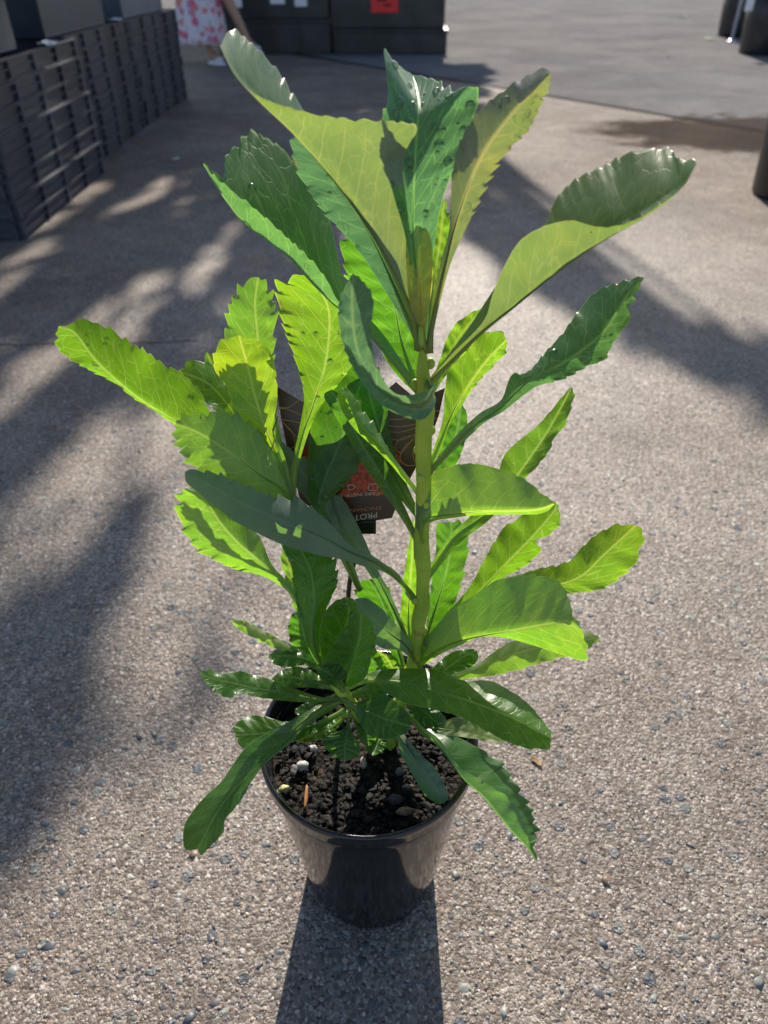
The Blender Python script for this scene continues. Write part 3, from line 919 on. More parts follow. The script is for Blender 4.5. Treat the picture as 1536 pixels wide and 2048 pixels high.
 dict(f='U', M=[(680, 1376), (700, 1330), (718, 1280), (722, 1230)], L=[(672, 1372), (640, 1345), (660, 1300), (690, 1255), (720, 1226)], R=[(690, 1376), (728, 1358), (744, 1312), (752, 1276), (740, 1242), (724, 1226)],
      d=[.608, .585, .57], dl=-.010, dr=-.010, te=(1, 4), tint=DK),
 dict(f='U', M=[(686, 1380), (665, 1352), (632, 1332)], L=[(680, 1380), (655, 1366), (637, 1352), (630, 1334)], R=[(694, 1372), (690, 1338), (660, 1322), (632, 1330)], d=[.605, .59, .58], dl=0, dr=0, te=(2, 2), tint=DK),
 dict(f='B', M=[(840, 1335), (812, 1292), (780, 1267), (745, 1237), (710, 1200)], L=[(842, 1330), (816, 1276), (790, 1246), (763, 1217), (733, 1197), (710, 1198)], R=[(836, 1338), (805, 1303), (765, 1297), (745, 1280), (722, 1240), (709, 1202)],
      d=[S, .625, .605, .595], dl=.006, dr=-.004, te=(1, 2), tint=(0.6, 0.65, 1.8, 0.4)),
 dict(f='U', M=[(815, 1360), (775, 1235), (756, 1190), (738, 1160)], L=[(812, 1360), (742, 1235), (712, 1190), (724, 1164), (737, 1158)], R=[(818, 1360), (788, 1235), (778, 1176), (757, 1159), (740, 1158)], d=[.655, .65, .64], dl=.004, dr=.004, te=(5, 5), tint=DK),
 dict(f='U', M=[(808, 1400), (797, 1370), (777, 1322), (756, 1303)], L=[(805, 1400), (781, 1370), (755, 1332), (754, 1303)], R=[(812, 1400), (814, 1360), (802, 1322), (758, 1302)], d=[.655, .655, .65], dl=0, dr=0, te=(1, 1)),
 # left of stem, narrow ones
 dict(f='U', M=[(845, 998), (812, 957), (788, 925), (765, 893), (734, 862), (710, 832), (697, 797), (681, 778)],
      L=[(843, 1000), (808, 961), (780, 927), (745, 892), (715, 864), (690, 832), (677, 802), (677, 779)], R=[(847, 992), (818, 955), (786, 912), (765, 878), (746, 845), (727, 822), (716, 800), (702, 785), (684, 776)],
      d=[S, .545, .54, .535], dl=.006, dr=.012, te=(0, 4)),
 dict(f='U', M=[(844, 1108), (821, 1054), (795, 1007), (770, 963), (744, 921), (718, 879), (690, 824), (662, 780)],
      L=[(842, 1112), (816, 1060), (788, 1015), (755, 970), (722, 922), (690, 865), (668, 827), (648, 792), (660, 780)], R=[(846, 1104), (827, 1052), (803, 1000), (786, 960), (772, 925), (755, 885), (720, 835), (692, 797), (664, 779)],
      d=[S, .575, .565, .56], dl=.004, dr=.004, te=(1, 1), tint=DK, drops=8),
 dict(f='U', M=[(660, 1340), (640, 1120), (634, 1030), (643, 979), (667, 918), (690, 864), (710, 810), (722, 760)],
      L=[(658, 1340), (634, 1120), (622, 1015), (615, 960), (617, 900), (625, 840), (650, 790), (690, 750), (720, 742)], R=[(662, 1340), (646, 1120), (650, 1015), (690, 970), (722, 925), (750, 860), (768, 800), (758, 755), (724, 742)],
      d=[.615, .61, .60, .59, .58], dl=.006, dr=.004, te=(1, 3), drops=40, tint=DK, lab='broad dark wet leaf in front of the tag'),
 dict(f='U', M=[(846, 1050), (790, 950), (745, 810), (722, 720)], L=[(844, 1052), (758, 940), (703, 830), (695, 745), (720, 714)], R=[(848, 1046), (800, 935), (778, 850), (773, 790), (752, 732), (724, 712)], d=[S, .592, .585, .575], dl=.004, dr=.004, te=(3, 7), drops=14, tint=DK),
 dict(f='B', M=[(720, 1180), (645, 1012), (603, 943), (546, 875)], L=[(716, 1185), (628, 1020), (585, 965), (550, 902), (543, 873)], R=[(724, 1176), (662, 1005), (625, 927), (590, 905), (549, 871)], d=[.635, .615, .605, .60], dl=.003, dr=.003, te=(1, 2), tint=(0.6, 0.65, 1.8, 0.4)),
 dict(f='B', M=[(830, 1318), (804, 1257), (777, 1199), (745, 1139), (705, 1076), (677, 1022), (667, 990)],
      L=[(827, 1320), (800, 1261), (771, 1204), (736, 1144), (690, 1087), (650, 1037), (645, 1010), (665, 988)], R=[(833, 1316), (808, 1252), (783, 1193), (752, 1132), (728, 1076), (705, 1030), (688, 1000), (669, 988)],
      d=[S, .63, .62, .615], dl=.003, dr=.004, te=(1, 1), tint=(0.6, 0.65, 1.8, 0.4)),
 # right of stem
 dict(f='U', M=[(852, 945), (874, 900), (904, 828), (925, 790), (950, 752), (976, 718), (1012, 680)],
      L=[(850, 942), (870, 890), (886, 836), (890, 777), (900, 726), (925, 697), (963, 667), (1000, 662), (1012, 677)], R=[(856, 948), (881, 900), (898, 852), (921, 815), (942, 783), (965, 754), (990, 728), (1011, 705), (1014, 682)],
      d=[S, .548, .55, .55], dl=-.003, dr=.008, te=(3, 3)),
 dict(f='U', M=[(850, 810), (872, 760), (893, 720), (925, 665), (975, 613)], L=[(848, 806), (866, 755), (880, 718), (897, 670), (925, 636), (974, 611)], R=[(854, 814), (882, 765), (912, 727), (950, 682), (974, 642), (977, 613)], d=[S, .52, .525, .53], dl=-.002, dr=.006, te=(2, 2)),
 dict(f='U', M=[(852, 952), (887, 912), (925, 872), (967, 836), (1000, 815), (1060, 760), (1110, 735), (1158, 705), (1213, 658), (1251, 595), (1287, 555)],
      L=[(851, 946), (884, 905), (920, 863), (960, 826), (1002, 800), (1022, 752), (1056, 743), (1094, 701), (1128, 663), (1158, 620), (1196, 580), (1242, 564), (1287, 552)],
      R=[(854, 957), (890, 919), (930, 881), (972, 843), (1006, 823), (1070, 775), (1130, 757), (1175, 732), (1208, 720), (1228, 684), (1255, 646), (1260, 612), (1288, 557)],
      d=[S, .52, .50, .485, .475], ref='L', dl=.018, dr=-.004, te=(4, 6), tint=(0.45, 0.6, 2.6), drops=12, lab='long leaf with a crinkled dark tip at the right'),
 dict(f='U', M=[(852, 1160), (885, 1110), (915, 1070), (970, 1030), (1010, 985), (1050, 930), (1090, 872), (1120, 820), (1143, 776)],
      L=[(850, 1155), (877, 1103), (905, 1065), (955, 1018), (992, 955), (1008, 912), (1031, 887), (1073, 853), (1107, 815), (1130, 787), (1142, 773)],
      R=[(855, 1165), (893, 1116), (926, 1080), (980, 1038), (1045, 962), (1073, 934), (1099, 900), (1110, 874), (1132, 845), (1147, 795), (1145, 774)],
      d=[S, .585, .57, .56, .555], dl=.004, dr=-.006, te=(1, 3), tint=(.8, .9, 1.3)),
 dict(f='B', M=[(852, 1120), (842, 1066), (852, 1038), (904, 1029), (967, 1023), (1031, 1022), (1080, 1018), (1108, 1007)],
      L=[(848, 1120), (832, 1060), (831, 995), (840, 967), (857, 950), (887, 937), (925, 928), (963, 929), (1001, 940), (1022, 946), (1056, 963), (1086, 989), (1108, 1004)],
      R=[(856, 1120), (851, 1072), (860, 1046), (904, 1036), (967, 1030), (1031, 1029), (1085, 1027), (1109, 1009)],
      d=[S, .56, .54, .53, .525], ref='L', dl=.008, dr=.015, te=(2, 0), lab='oval leaf in front of the stem, lit through its middle'),
 dict(f='U', M=[(850, 1285), (910, 1228), (966, 1177), (1009, 1131), (1061, 1078), (1105, 1027), (1113, 1008)],
      L=[(847, 1280), (905, 1215), (940, 1172), (963, 1130), (984, 1091), (1009, 1056), (1054, 1025), (1085, 1003), (1111, 1004)], R=[(853, 1289), (920, 1238), (975, 1182), (1019, 1149), (1050, 1132), (1080, 1102), (1074, 1080), (1098, 1070), (1120, 1045), (1117, 1010)],
      d=[S, .63, .63, .635], dl=.003, dr=.008, te=(4, 4)),
 dict(f='U', M=[(845, 1300), (920, 1227), (1010, 1184), (1080, 1172), (1125, 1168), (1167, 1150), (1202, 1116), (1250, 1072), (1270, 1052)],
      L=[(843, 1292), (915, 1212), (991, 1172), (1030, 1153), (1079, 1137), (1118, 1130), (1142, 1120), (1167, 1091), (1202, 1063), (1230, 1051), (1266, 1049)],
      R=[(849, 1305), (925, 1238), (1020, 1202), (1080, 1193), (1121, 1185), (1149, 1186), (1209, 1176), (1248, 1148), (1280, 1116), (1276, 1105), (1288, 1077), (1284, 1060), (1272, 1050)],
      d=[S, .605, .59, .58], dl=.006, dr=-.002, te=(4, 8), lab='bright lime toothed leaf furthest right'),
 dict(f='B', M=[(838, 1330), (885, 1296), (940, 1277), (1009, 1264), (1079, 1251), (1135, 1243), (1162, 1258)],
      L=[(840, 1318), (868, 1258), (903, 1221), (928, 1204), (963, 1179), (1005, 1156), (1070, 1151), (1118, 1164), (1138, 1197), (1147, 1232), (1163, 1256)],
      R=[(842, 1334), (885, 1306), (920, 1291), (956, 1275), (1001, 1274), (1068, 1291), (1132, 1312), (1168, 1321), (1175, 1303), (1165, 1262)],
      d=[S, .59, .56, .545], dl=.008, dr=.006, te=(5, 6), lab='broad bright leaf right of the stem foot'),
 dict(f='B', M=[(812, 1390), (862, 1370), (915, 1353), (980, 1327), (1050, 1302), (1120, 1285), (1197, 1276)],
      L=[(812, 1388), (860, 1364), (915, 1345), (956, 1327), (991, 1302), (1030, 1280), (1090, 1265), (1163, 1261), (1197, 1272)], R=[(812, 1393), (864, 1376), (921, 1359), (991, 1350), (1061, 1332), (1110, 1318), (1170, 1300), (1198, 1280)],
      d=[.655, .64, .63, .62], dl=.006, dr=.0, te=(2, 4)),
 dict(f='U', M=[(812, 1395), (880, 1347), (920, 1318), (950, 1302)], L=[(810, 1390), (873, 1328), (910, 1302), (948, 1298)], R=[(815, 1398), (895, 1357), (935, 1341), (956, 1316), (953, 1300)], d=[.655, .66, .66], dl=.006, dr=-.006, te=(1, 1), tint=DK),
 dict(f='U', M=[(832, 1320), (817, 1250), (823, 1130), (829, 1042)], L=[(830, 1320), (802, 1250), (811, 1130), (827, 1040)], R=[(835, 1320), (836, 1250), (838, 1130), (831, 1040)], d=[S, .645, .625, .61], dl=0, dr=0, te=(1, 1)),
 dict(f='U', M=[(846, 1290), (868, 1225), (887, 1165), (900, 1105), (903, 1046)], L=[(844, 1287), (856, 1230), (862, 1170), (872, 1100), (874, 1050), (901, 1044)], R=[(850, 1292), (884, 1238), (914, 1195), (930, 1130), (936, 1075), (925, 1046), (905, 1044)],
      d=[.64, .64, .63, .625], dl=-.004, dr=.004, te=(3, 6), tint=DK),
 dict(f='U', M=[(850, 1040), (885, 940), (912, 870), (922, 810)], L=[(848, 1036), (872, 930), (888, 862), (918, 808)], R=[(854, 1042), (905, 946), (931, 880), (934, 830), (924, 808)], d=[S, .575, .57], dl=-.003, dr=.003, te=(1, 2), tint=DK),
 # low leaves around the rim
 dict(f='U', M=[(680, 1388), (715, 1366), (740, 1361), (800, 1364), (860, 1379), (929, 1399), (979, 1417), (1033, 1439), (1069, 1459), (1102, 1476)],
      L=[(680, 1385), (712, 1360), (740, 1346), (770, 1338), (854, 1337), (890, 1345), (929, 1361), (979, 1361), (1009, 1375), (1039, 1393), (1066, 1417), (1087, 1444), (1106, 1468)],
      R=[(680, 1391), (718, 1372), (740, 1370), (779, 1390), (815, 1408), (860, 1417), (914, 1432), (961, 1456), (1006, 1480), (1042, 1494), (1069, 1498), (1095, 1498), (1102, 1482)],
      d=[.612, .60, .59, .575, .56], dl=.024, dr=-.008, te=(1, 3), tint=(0.75, 0.85, 1.0), lab='long arching leaf over the right side of the pot'),
 dict(f='U', M=[(685, 1400), (650, 1416), (627, 1432), (586, 1467), (542, 1511), (493, 1553), (460, 1588), (427, 1636), (396, 1697)],
      L=[(683, 1396), (641, 1402), (581, 1442), (542, 1461), (510, 1480), (485, 1502), (460, 1538), (441, 1565), (408, 1595), (384, 1625), (370, 1647), (366, 1675), (371, 1699), (394, 1699)],
      R=[(687, 1404), (656, 1426), (619, 1447), (581, 1486), (531, 1527), (504, 1562), (482, 1601), (451, 1639), (447, 1664), (430, 1683), (403, 1710), (397, 1701)],
      d=[.612, .585, .57, .56, .555], dl=.018, dr=-.012, te=(0, 2), tint=DK, lab='long dark glossy leaf drooping over the left rim'),
 dict(f='B', M=[(790, 1440), (821, 1438), (842, 1464), (872, 1487), (896, 1517), (926, 1558), (965, 1593), (997, 1632), (1030, 1671), (1051, 1692), (1073, 1723)],
      L=[(790, 1436), (824, 1433), (862, 1446), (880, 1467), (914, 1474), (950, 1492), (979, 1510), (1003, 1528), (1020, 1552), (1042, 1585), (1063, 1623), (1075, 1674), (1067, 1682), (1074, 1720)],
      R=[(790, 1443), (822, 1434), (848, 1455), (878, 1478), (896, 1504), (920, 1534), (944, 1549), (973, 1567), (1009, 1588), (1018, 1602), (1036, 1617), (1040, 1634), (1053, 1659), (1058, 1689), (1072, 1720)],
      d=[.650, .61, .59, .575, .565], ref='R', dl=.026, dr=-.006, te=(8, 3), lab='folded leaf hanging over the right rim', tint=(0.6, 0.7, 1.6, 0.6)),
 dict(f='B', M=[(775, 1430), (797, 1468), (825, 1508), (848, 1542), (872, 1578), (884, 1606)], L=[(772, 1430), (793, 1475), (800, 1505), (824, 1547), (848, 1588), (874, 1607), (883, 1608)], R=[(778, 1430), (808, 1468), (839, 1506), (866, 1531), (887, 1564), (897, 1594), (887, 1607)],
      d=[.645, .62, .605, .60], dl=.013, dr=-.004, te=(0, 0), tint=(0.5, 0.6, 1.8, 0.4), lab='pale folded leaf lying inside the pot'),
 dict(f='U', M=[(682, 1396), (710, 1411), (737, 1425), (777, 1440), (820, 1452)], L=[(684, 1392), (712, 1404), (734, 1396), (755, 1387), (779, 1393), (800, 1411), (818, 1429), (822, 1450)], R=[(680, 1400), (706, 1422), (715, 1440), (733, 1463), (758, 1477), (782, 1477), (808, 1468), (820, 1456)],
      d=[.612, .595, .585, .58], dl=.008, dr=-.006, te=(0, 0), drops=6, tint=DK),
 dict(f='U', M=[(700, 1415), (695, 1462), (690, 1495), (690, 1519)], L=[(698, 1415), (690, 1455), (654, 1472), (644, 1486), (657, 1503), (674, 1516), (689, 1521)], R=[(702, 1415), (700, 1450), (708, 1472), (720, 1493), (716, 1513), (692, 1521)], d=[.62, .61, .605], dl=.004, dr=.004, te=(0, 0), tint=DK),
 dict(f='U', M=[(765, 1475), (760, 1480), (752, 1490), (745, 1511)], L=[(762, 1475), (736, 1477), (732, 1498), (744, 1512)], R=[(767, 1475), (772, 1483), (768, 1500), (747, 1512)], d=[.658, .65, .64], dl=0, dr=0, te=(1, 1)),
 dict(f='U', M=[(680, 1398), (640, 1400), (580, 1388), (520, 1378), (470, 1366), (430, 1358), (402, 1346)], L=[(680, 1394), (641, 1394), (581, 1374), (542, 1359), (510, 1350), (477, 1343), (440, 1347), (420, 1339), (401, 1342)], R=[(680, 1402), (638, 1405), (586, 1403), (548, 1399), (515, 1394), (477, 1388), (463, 1396), (440, 1389), (417, 1374), (400, 1350)],
      d=[.612, .60, .59, .585], dl=.008, dr=-.010, te=(2, 2), drops=5, tint=(0.5, 0.65, 1.4)),
 dict(f='U', M=[(660, 1355), (620, 1322), (580, 1312), (538, 1312)], L=[(661, 1351), (620, 1310), (590, 1300), (557, 1297), (538, 1309)], R=[(658, 1358), (615, 1332), (580, 1334), (552, 1330), (537, 1315)], d=[.612, .60, .60], dl=.006, dr=-.006, te=(0, 0), tint=DK),
 dict(f='U', M=[(668, 1376), (620, 1362), (580, 1354), (545, 1359)], L=[(669, 1372), (630, 1346), (597, 1333), (565, 1340), (544, 1356)], R=[(666, 1380), (620, 1375), (580, 1375), (555, 1369), (544, 1361)], d=[.612, .61, .605], dl=.008, dr=-.004, te=(0, 0), tint=DK),
 dict(f='B', M=[(660, 1352), (618, 1317), (580, 1298), (540, 1280), (500, 1258), (466, 1240)], L=[(661, 1348), (618, 1312), (584, 1290), (543, 1270), (519, 1256), (486, 1241), (467, 1238)], R=[(658, 1355), (611, 1319), (570, 1304), (545, 1295), (523, 1283), (492, 1268), (470, 1253), (465, 1242)], d=[.612, .60, .585], dl=.004, dr=0, te=(2, 3)),
 dict(f='U', M=[(662, 1350), (615, 1290), (600, 1224)], L=[(660, 1350), (590, 1298), (577, 1260), (584, 1230), (599, 1222)], R=[(664, 1348), (632, 1285), (617, 1240), (602, 1222)], d=[.615, .63, .63], dl=0, dr=0, te=(2, 2), tint=DK),
 dict(f='U', M=[(690, 1420), (620, 1452), (560, 1462), (510, 1467), (471, 1470)], L=[(691, 1416), (640, 1443), (567, 1443), (542, 1436), (510, 1431), (482, 1438), (469, 1455), (470, 1468)], R=[(689, 1424), (630, 1466), (580, 1482), (530, 1493), (500, 1497), (485, 1495), (473, 1480), (470, 1473)], d=[.625, .61, .605], dl=.010, dr=-.008, te=(5, 5), tint=(0.45, 0.6, 1.0)),
 dict(f='U', M=[(698, 1425), (655, 1460), (590, 1481)], L=[(699, 1420), (650, 1450), (610, 1468), (590, 1478)], R=[(696, 1430), (660, 1470), (610, 1485), (590, 1483)], d=[.63, .618, .61], dl=.004, dr=-.004, te=(0, 0)),
 dict(f='B', M=[(800, 1420), (866, 1454), (930, 1463), (1006, 1484)], L=[(801, 1417), (868, 1446), (914, 1434), (960, 1450), (1006, 1482)], R=[(799, 1423), (866, 1463), (930, 1475), (1006, 1487)], d=[.655, .64, .625], dl=.006, dr=-.004, te=(0, 1)),
 dict(f='U', M=[(810, 1398), (848, 1422), (880, 1452)], L=[(811, 1394), (862, 1408), (892, 1438), (883, 1452)], R=[(809, 1402), (832, 1438), (862, 1456), (879, 1454)], d=[.645, .635, .625], dl=.005, dr=-.005, te=(0, 1), tint=DK),
 dict(f='U', M=[(690, 1392), (730, 1385), (768, 1374), (798, 1352)], L=[(690, 1389), (728, 1372), (768, 1356), (796, 1350)], R=[(690, 1395), (735, 1396), (778, 1388), (800, 1354)], d=[.615, .625, .635], dl=.006, dr=-.004, te=(1, 1), tint=DK),
 dict(f='U', M=[(676, 1388), (650, 1408), (618, 1420), (590, 1424)], L=[(676, 1384), (645, 1396), (610, 1406), (589, 1420)], R=[(678, 1392), (658, 1420), (620, 1434), (591, 1428)], d=[.615, .620, .625], dl=.005, dr=-.005, te=(1, 1), tint=DK),
 dict(f='U', M=[(700, 1412), (728, 1452), (738, 1490)], L=[(698, 1413), (712, 1458), (724, 1486), (737, 1492)], R=[(702, 1411), (744, 1450), (752, 1478), (740, 1492)], d=[.625, .635, .635], dl=.003, dr=.003, te=(0, 0), tint=DK),
 dict(f='U', M=[(800, 1400), (760, 1345), (735, 1300), (728, 1262)], L=[(797, 1402), (738, 1348), (718, 1300), (726, 1262)], R=[(803, 1398), (775, 1338), (752, 1298), (731, 1262)], d=[.655, .645, .64], dl=.004, dr=.004, te=(2, 2), tint=DK),
 dict(f='U', M=[(830, 1330), (870, 1290), (898, 1240), (910, 1200)], L=[(828, 1327), (858, 1280), (882, 1232), (908, 1200)], R=[(833, 1333), (884, 1296), (914, 1244), (913, 1202)], d=[S, .65, .655], dl=.004, dr=.004, te=(3, 3), tint=(.6, .8, 1)),
 dict(f='B', M=[(822, 1345), (800, 1420), (790, 1440), (770, 1470)], L=[(820, 1345), (790, 1415), (775, 1440), (769, 1470)], R=[(824, 1345), (808, 1420), (800, 1445), (772, 1470)], d=[.65, .655, .66], dl=0, dr=0, te=(0, 0)),
]

N_T, K_S = 120, 7
drop_rng = random.Random(11)


def build_leaf(i, L):
    M = L['M']
    ds = [stem_depth(M[0][1]) if d == S else d for d in L['d']]
    m = catmull(M, N_T)
    l = catmull(L['L'], N_T)
    r = catmull(L['R'], N_T)
    u = np.linspace(0, 1, N_T)
    dm = catmull([(a, b) for a, b in zip(np.linspace(0, 1, len(ds)), ds)], N_T)[:, 1]
    wl = np.linalg.norm(l - m, axis=1); wr = np.linalg.norm(r - m, axis=1)
    rs = np.random.default_rng(100 + i)
    te = L.get('te', (5, 5))
    verts, lc, lm = [], [], []
    depth = float(np.mean(ds))
    px2m = depth / FPX
    mlen = np.concatenate([[0], np.cumsum(np.linalg.norm(np.diff(m, axis=0), axis=1))]) * px2m
    cols = [(-1, k / K_S) for k in range(K_S, 0, -1)] + [(0, 0)] + [(1, k / K_S) for k in range(1, K_S + 1)]
    tooth = {}
    for sd, O, amp in ((-1, l, te[0]), (1, r, te[1])):
        seglen = np.concatenate([[0], np.cumsum(np.linalg.norm(np.diff(O, axis=0), axis=1))])
        ph = seglen / rs.uniform(24, 31) + rs.uniform(0, 1) + 0.45 * np.sin(seglen / 45 + rs.uniform(0, 6)) + 0.2 * np.sin(seglen / 17 + rs.uniform(0, 6))
        fr = ph % 1.0
        saw = np.where(fr < 0.78, fr / 0.78, (1 - fr) / 0.22) - 0.45
        size = 0.25 + 1.25 * rs.random(400)[(ph.astype(int)) % 400]
        mask = np.clip((u - 0.34) / 0.22, 0, 1) * np.clip((1 - u) / 0.03, 0, 1)
        tooth[sd] = saw * size * mask * amp * 1.55
    ph1, ph2 = rs.uniform(0, 6, 2)
    seed = float(rs.uniform(0, 50))
    P = np.zeros((N_T, len(cols), 3))
    PX = np.zeros((N_T, len(cols), 2))
    tg = np.zeros_like(m); tg[1:-1] = m[2:] - m[:-2]; tg[0] = m[1] - m[0]; tg[-1] = m[-1] - m[-2]
    tg /= (np.linalg.norm(tg, axis=1)[:, None] + 1e-6)
    for j, (sd, s) in enumerate(cols):
        O = m if sd == 0 else (l if sd < 0 else r)
        w = (wl if sd < 0 else wr)
        md = (L.get('dl', 0) if sd < 0 else L.get('dr', 0))
        p = m + (O - m) * s
        if sd != 0 and s > 0.5:
            dirv = (O - m) / (w[:, None] + 1e-6)
            p = p + (dirv * 0.8 + tg * 0.6) * (tooth[sd] * (w > 3) * ((s - 0.5) / 0.5) ** 1.6)[:, None]
        wn = w / max(w.max(), 1e-3) if sd != 0 else w * 0
        d = dm + md * wn * (s ** 1.25)
        if sd != 0:
            amp = 0.0016 * wn * s * s
            d = d + amp * np.sin(u * 23 + ph1 + sd) + amp * 0.7 * np.sin(u * 47 + ph2 * sd)
            d = d + 0.0003 * wn * math.sin(s * 3.1416) * np.sin(u * 80 + s * 3 * sd)
        xx = (p[:, 0] - 768) / FPX * d
        yy = (1024 - p[:, 1]) / FPX * d
        P[:, j, 0] = xx
        P[:, j, 1] = CF.y * d + CU.y * yy
        P[:, j, 2] = CAMH + CF.z * d + CU.z * yy
        PX[:, j] = p
        for k in range(N_T):
            verts.append(Vector(P[k, j]))
            lc.append((u[k], sd * s, seed))
            lm.append((mlen[k] + seed, sd * s * w[k] * px2m if sd != 0 else 0.0, seed))
    nc = len(cols)
    # winding: the mesh front is the glossy upper side
    ref = L.get('ref', 'A')
    j0, j1 = (0, K_S) if ref == 'L' else ((K_S, nc - 1) if ref == 'R' else (0, nc - 1))
    Q = PX[:, j0:j1 + 1]
    e1 = Q[:-1, 1:] - Q[:-1, :-1]
    e2 = Q[1:, :-1] - Q[:-1, :-1]
    area = float((e1[..., 0] * e2[..., 1] - e1[..., 1] * e2[..., 0]).sum())   # y down: negative = faces the camera
    front = (area < 0) if L['f'] == 'U' else (area > 0)
    faces = []
    for k in range(N_T - 1):
        for j in range(nc - 1):
            a, b, c, d = j * N_T + k, (j + 1) * N_T + k, (j + 1) * N_T + k + 1, j * N_T + k + 1
            faces.append((a, b, c, d) if front else (a, d, c, b))
    # midrib / petiole tube in the same mesh
    base_r = 0.0019 if L.get('big', True) else 0.0013
    tv, tf = tube_geo([Vector(P[k, K_S]) for k in range(0, 72, 3)], [base_r * max(0, 1 - u[k] / 0.6) ** 1.3 * (1.0 + 0.6 * max(0, 1 - u[k] / 0.07)) + 0.00008 for k in range(0, 72, 3)], 7)
    off = len(verts)
    verts += tv
    faces += [tuple(off + q for q in f) for f in tf]
    for q in range(len(tv)):
        kk = (q // 7) * 3
        lc.append((u[min(kk, N_T - 1)], 0.0, seed)); lm.append((mlen[min(kk, N_T - 1)] + seed, 0.0, seed))
    o = mesh_obj('leaf', verts, faces, M_LEAF, shrub)
    me = o.data
    a1 = me.attributes.new('lc', 'FLOAT_VECTOR', 'POINT'); a1.data.foreach_set('vector', np.array(lc, 'f').ravel())
    a2 = me.attributes.new('lm', 'FLOAT_VECTOR', 'POINT'); a2.data.foreach_set('vector', np.array(lm, 'f').ravel())
    tn = L.get('tint', NO)
    jv = rs.uniform(0.9, 1.1)
    o.color = (tn[0] * jv, tn[1] * rs.uniform(0.94, 1.05), tn[2] * jv, L.get('va', tn[3] if len(tn) > 3 else 1.0))
    if L.get('lab'): tag(o, L['lab'])
    # water drops as shallow glass-clear caps seated on the blade
    nd = L.get('drops', 0)
    if nd:
        dv, df = [], []
        for q in range(nd):
            k = int(N_T * drop_rng.uniform(0.4, 0.93)); j = drop_rng.choice([x for x in range(1, nc - 1) if x != K_S])
            c = Vector(P[k, j])
            tx = (Vector(P[min(k + 1, N_T - 1), j]) - Vector(P[k - 1, j]))
            ty = (Vector(P[k, j + 1]) - Vector(P[k, j - 1]))
            if tx.length < 1e-6 or ty.length < 2e-4: continue
            tx.normalize()
            nn = tx.cross(ty).normalized()
            if nn.dot(CO - c) < 0: nn = -nn
            ty = nn.cross(tx)
            fx = drop_rng.uniform(-.5, .5)
            c = c + tx * fx * 0.002
            rd = 0.0009 + 0.0026 * drop_rng.random() ** 3
            b0 = len(dv)
            dv.append(c + nn * rd * 0.62)
            for a in range(1, 5):
                th = a / 4 * math.pi / 2
                for b in range(12):
                    an = b / 12 * 2 * math.pi
                    dv.append(c + (tx * math.cos(an) * 1.15 + ty * math.sin(an)) * rd * math.sin(th) + nn * (rd * 0.62 * math.cos(th) - (0.0001 if a == 4 else 0)))
            for b in range(12):
                df.append((b0, b0 + 1 + b, b0 + 1 + (b + 1) % 12))
            for a in range(3):
                for b in range(12):
                    x0 = b0 + 1 + a * 12
                    df.append((x0 + b, x0 + 12 + b, x0 + 12 + (b + 1) % 12, x0 + (b + 1) % 12))
            df.append(tuple(b0 + 1 + 36 + b for b in range(12)))
        if dv:
            w_ = mesh_obj('water_drops', dv, df, M_WATER, o)
            tag(w_, 'clear rain drops scattered on the blade', kind='stuff')
    return o


for i, L in enumerate(LEAVES):
    build_leaf(i, L)

# ------------------------------------------------------------------ PLANT TAG
tag_loc = at(690, 1330, .70)
pt = empty('plant_tag', (tag_loc.x, 0.468, SOILZ), 'dark brown printed plant tag on a black stake behind the leaves', 'plant tag')
A3, B3, C3_ = at(720, 1045, .643), at(550, 775, .598), at(890, 775, .598)


def card_pt(px, py, lift=0.0):
    # card plane through A3,B3,C3_
    n = (B3 - A3).cross(C3_ - A3).normalized()
    if n.dot(CO - A3) < 0: n = -n
    r = (at(px, py, 1.0) - CO)
    t = (A3 - CO).dot(n) / r.dot(n)
    return CO + r * t + n * lift


M_CARD = mat_flat('printed_card', (0.050, 0.022, 0.015), 0.28, 0.5, 0.25, 40)
M_INK = mat_flat('copper_ink', (0.42, 0.20, 0.10), 0.4, 0.4, 0.1)
M_INKW = mat_flat('cream_ink', (0.62, 0.52, 0.42), 0.4, 0.4, 0.1)
M_FLOW = mat_flat('printed_flower', (0.40, 0.045, 0.012), 0.4, 0.4, 0.6, 260)
outline = [(552, 772), (600, 800), (640, 822), (680, 800), (715, 775), (750, 800), (792, 764), (835, 800), (890, 776), (878, 830), (866, 864), (831, 937), (800, 995), (784, 1036), (741, 1043), (738, 1050), (700, 1050), (697, 1042), (655, 1038), (600, 1000), (575, 900), (562, 835)]
bm = bmesh.new()
fr_ = [bm.verts.new(card_pt(x, y, 0.0)) for x, y in outline]
bk_ = [bm.verts.new(card_pt(x, y, -0.0006)) for x, y in outline]
bm.faces.new(fr_); bm.faces.new(bk_[::-1])
for k in range(len(outline)):
    bm.faces.new((fr_[k], bk_[k], bk_[(k + 1) % len(outline)], fr_[(k + 1) % len(outline)]))
card = bm_obj('card', bm, M_CARD, pt, False, True)
small_tube('stake', [card_pt(722, 1046, -.002), at(712, 1110, .665), at(697, 1190, .690), Vector((tag_loc.x, 0.466, SOILZ - .02))], 0.0024, 0.0022, pt, M_POT)
bm = bmesh.new()
cpt = card_pt(728, 1052, -0.0003)
add_box(bm, -0.011, 0.011, -0.0022, 0.0022, -0.0075, 0.0055, 0.0008)
bm.transform(Matrix.Translation(cpt) @ Matrix.Rotation(R(-12), 4, 'X'))
bm_obj('clip', bm, M_POT, pt, False, True)


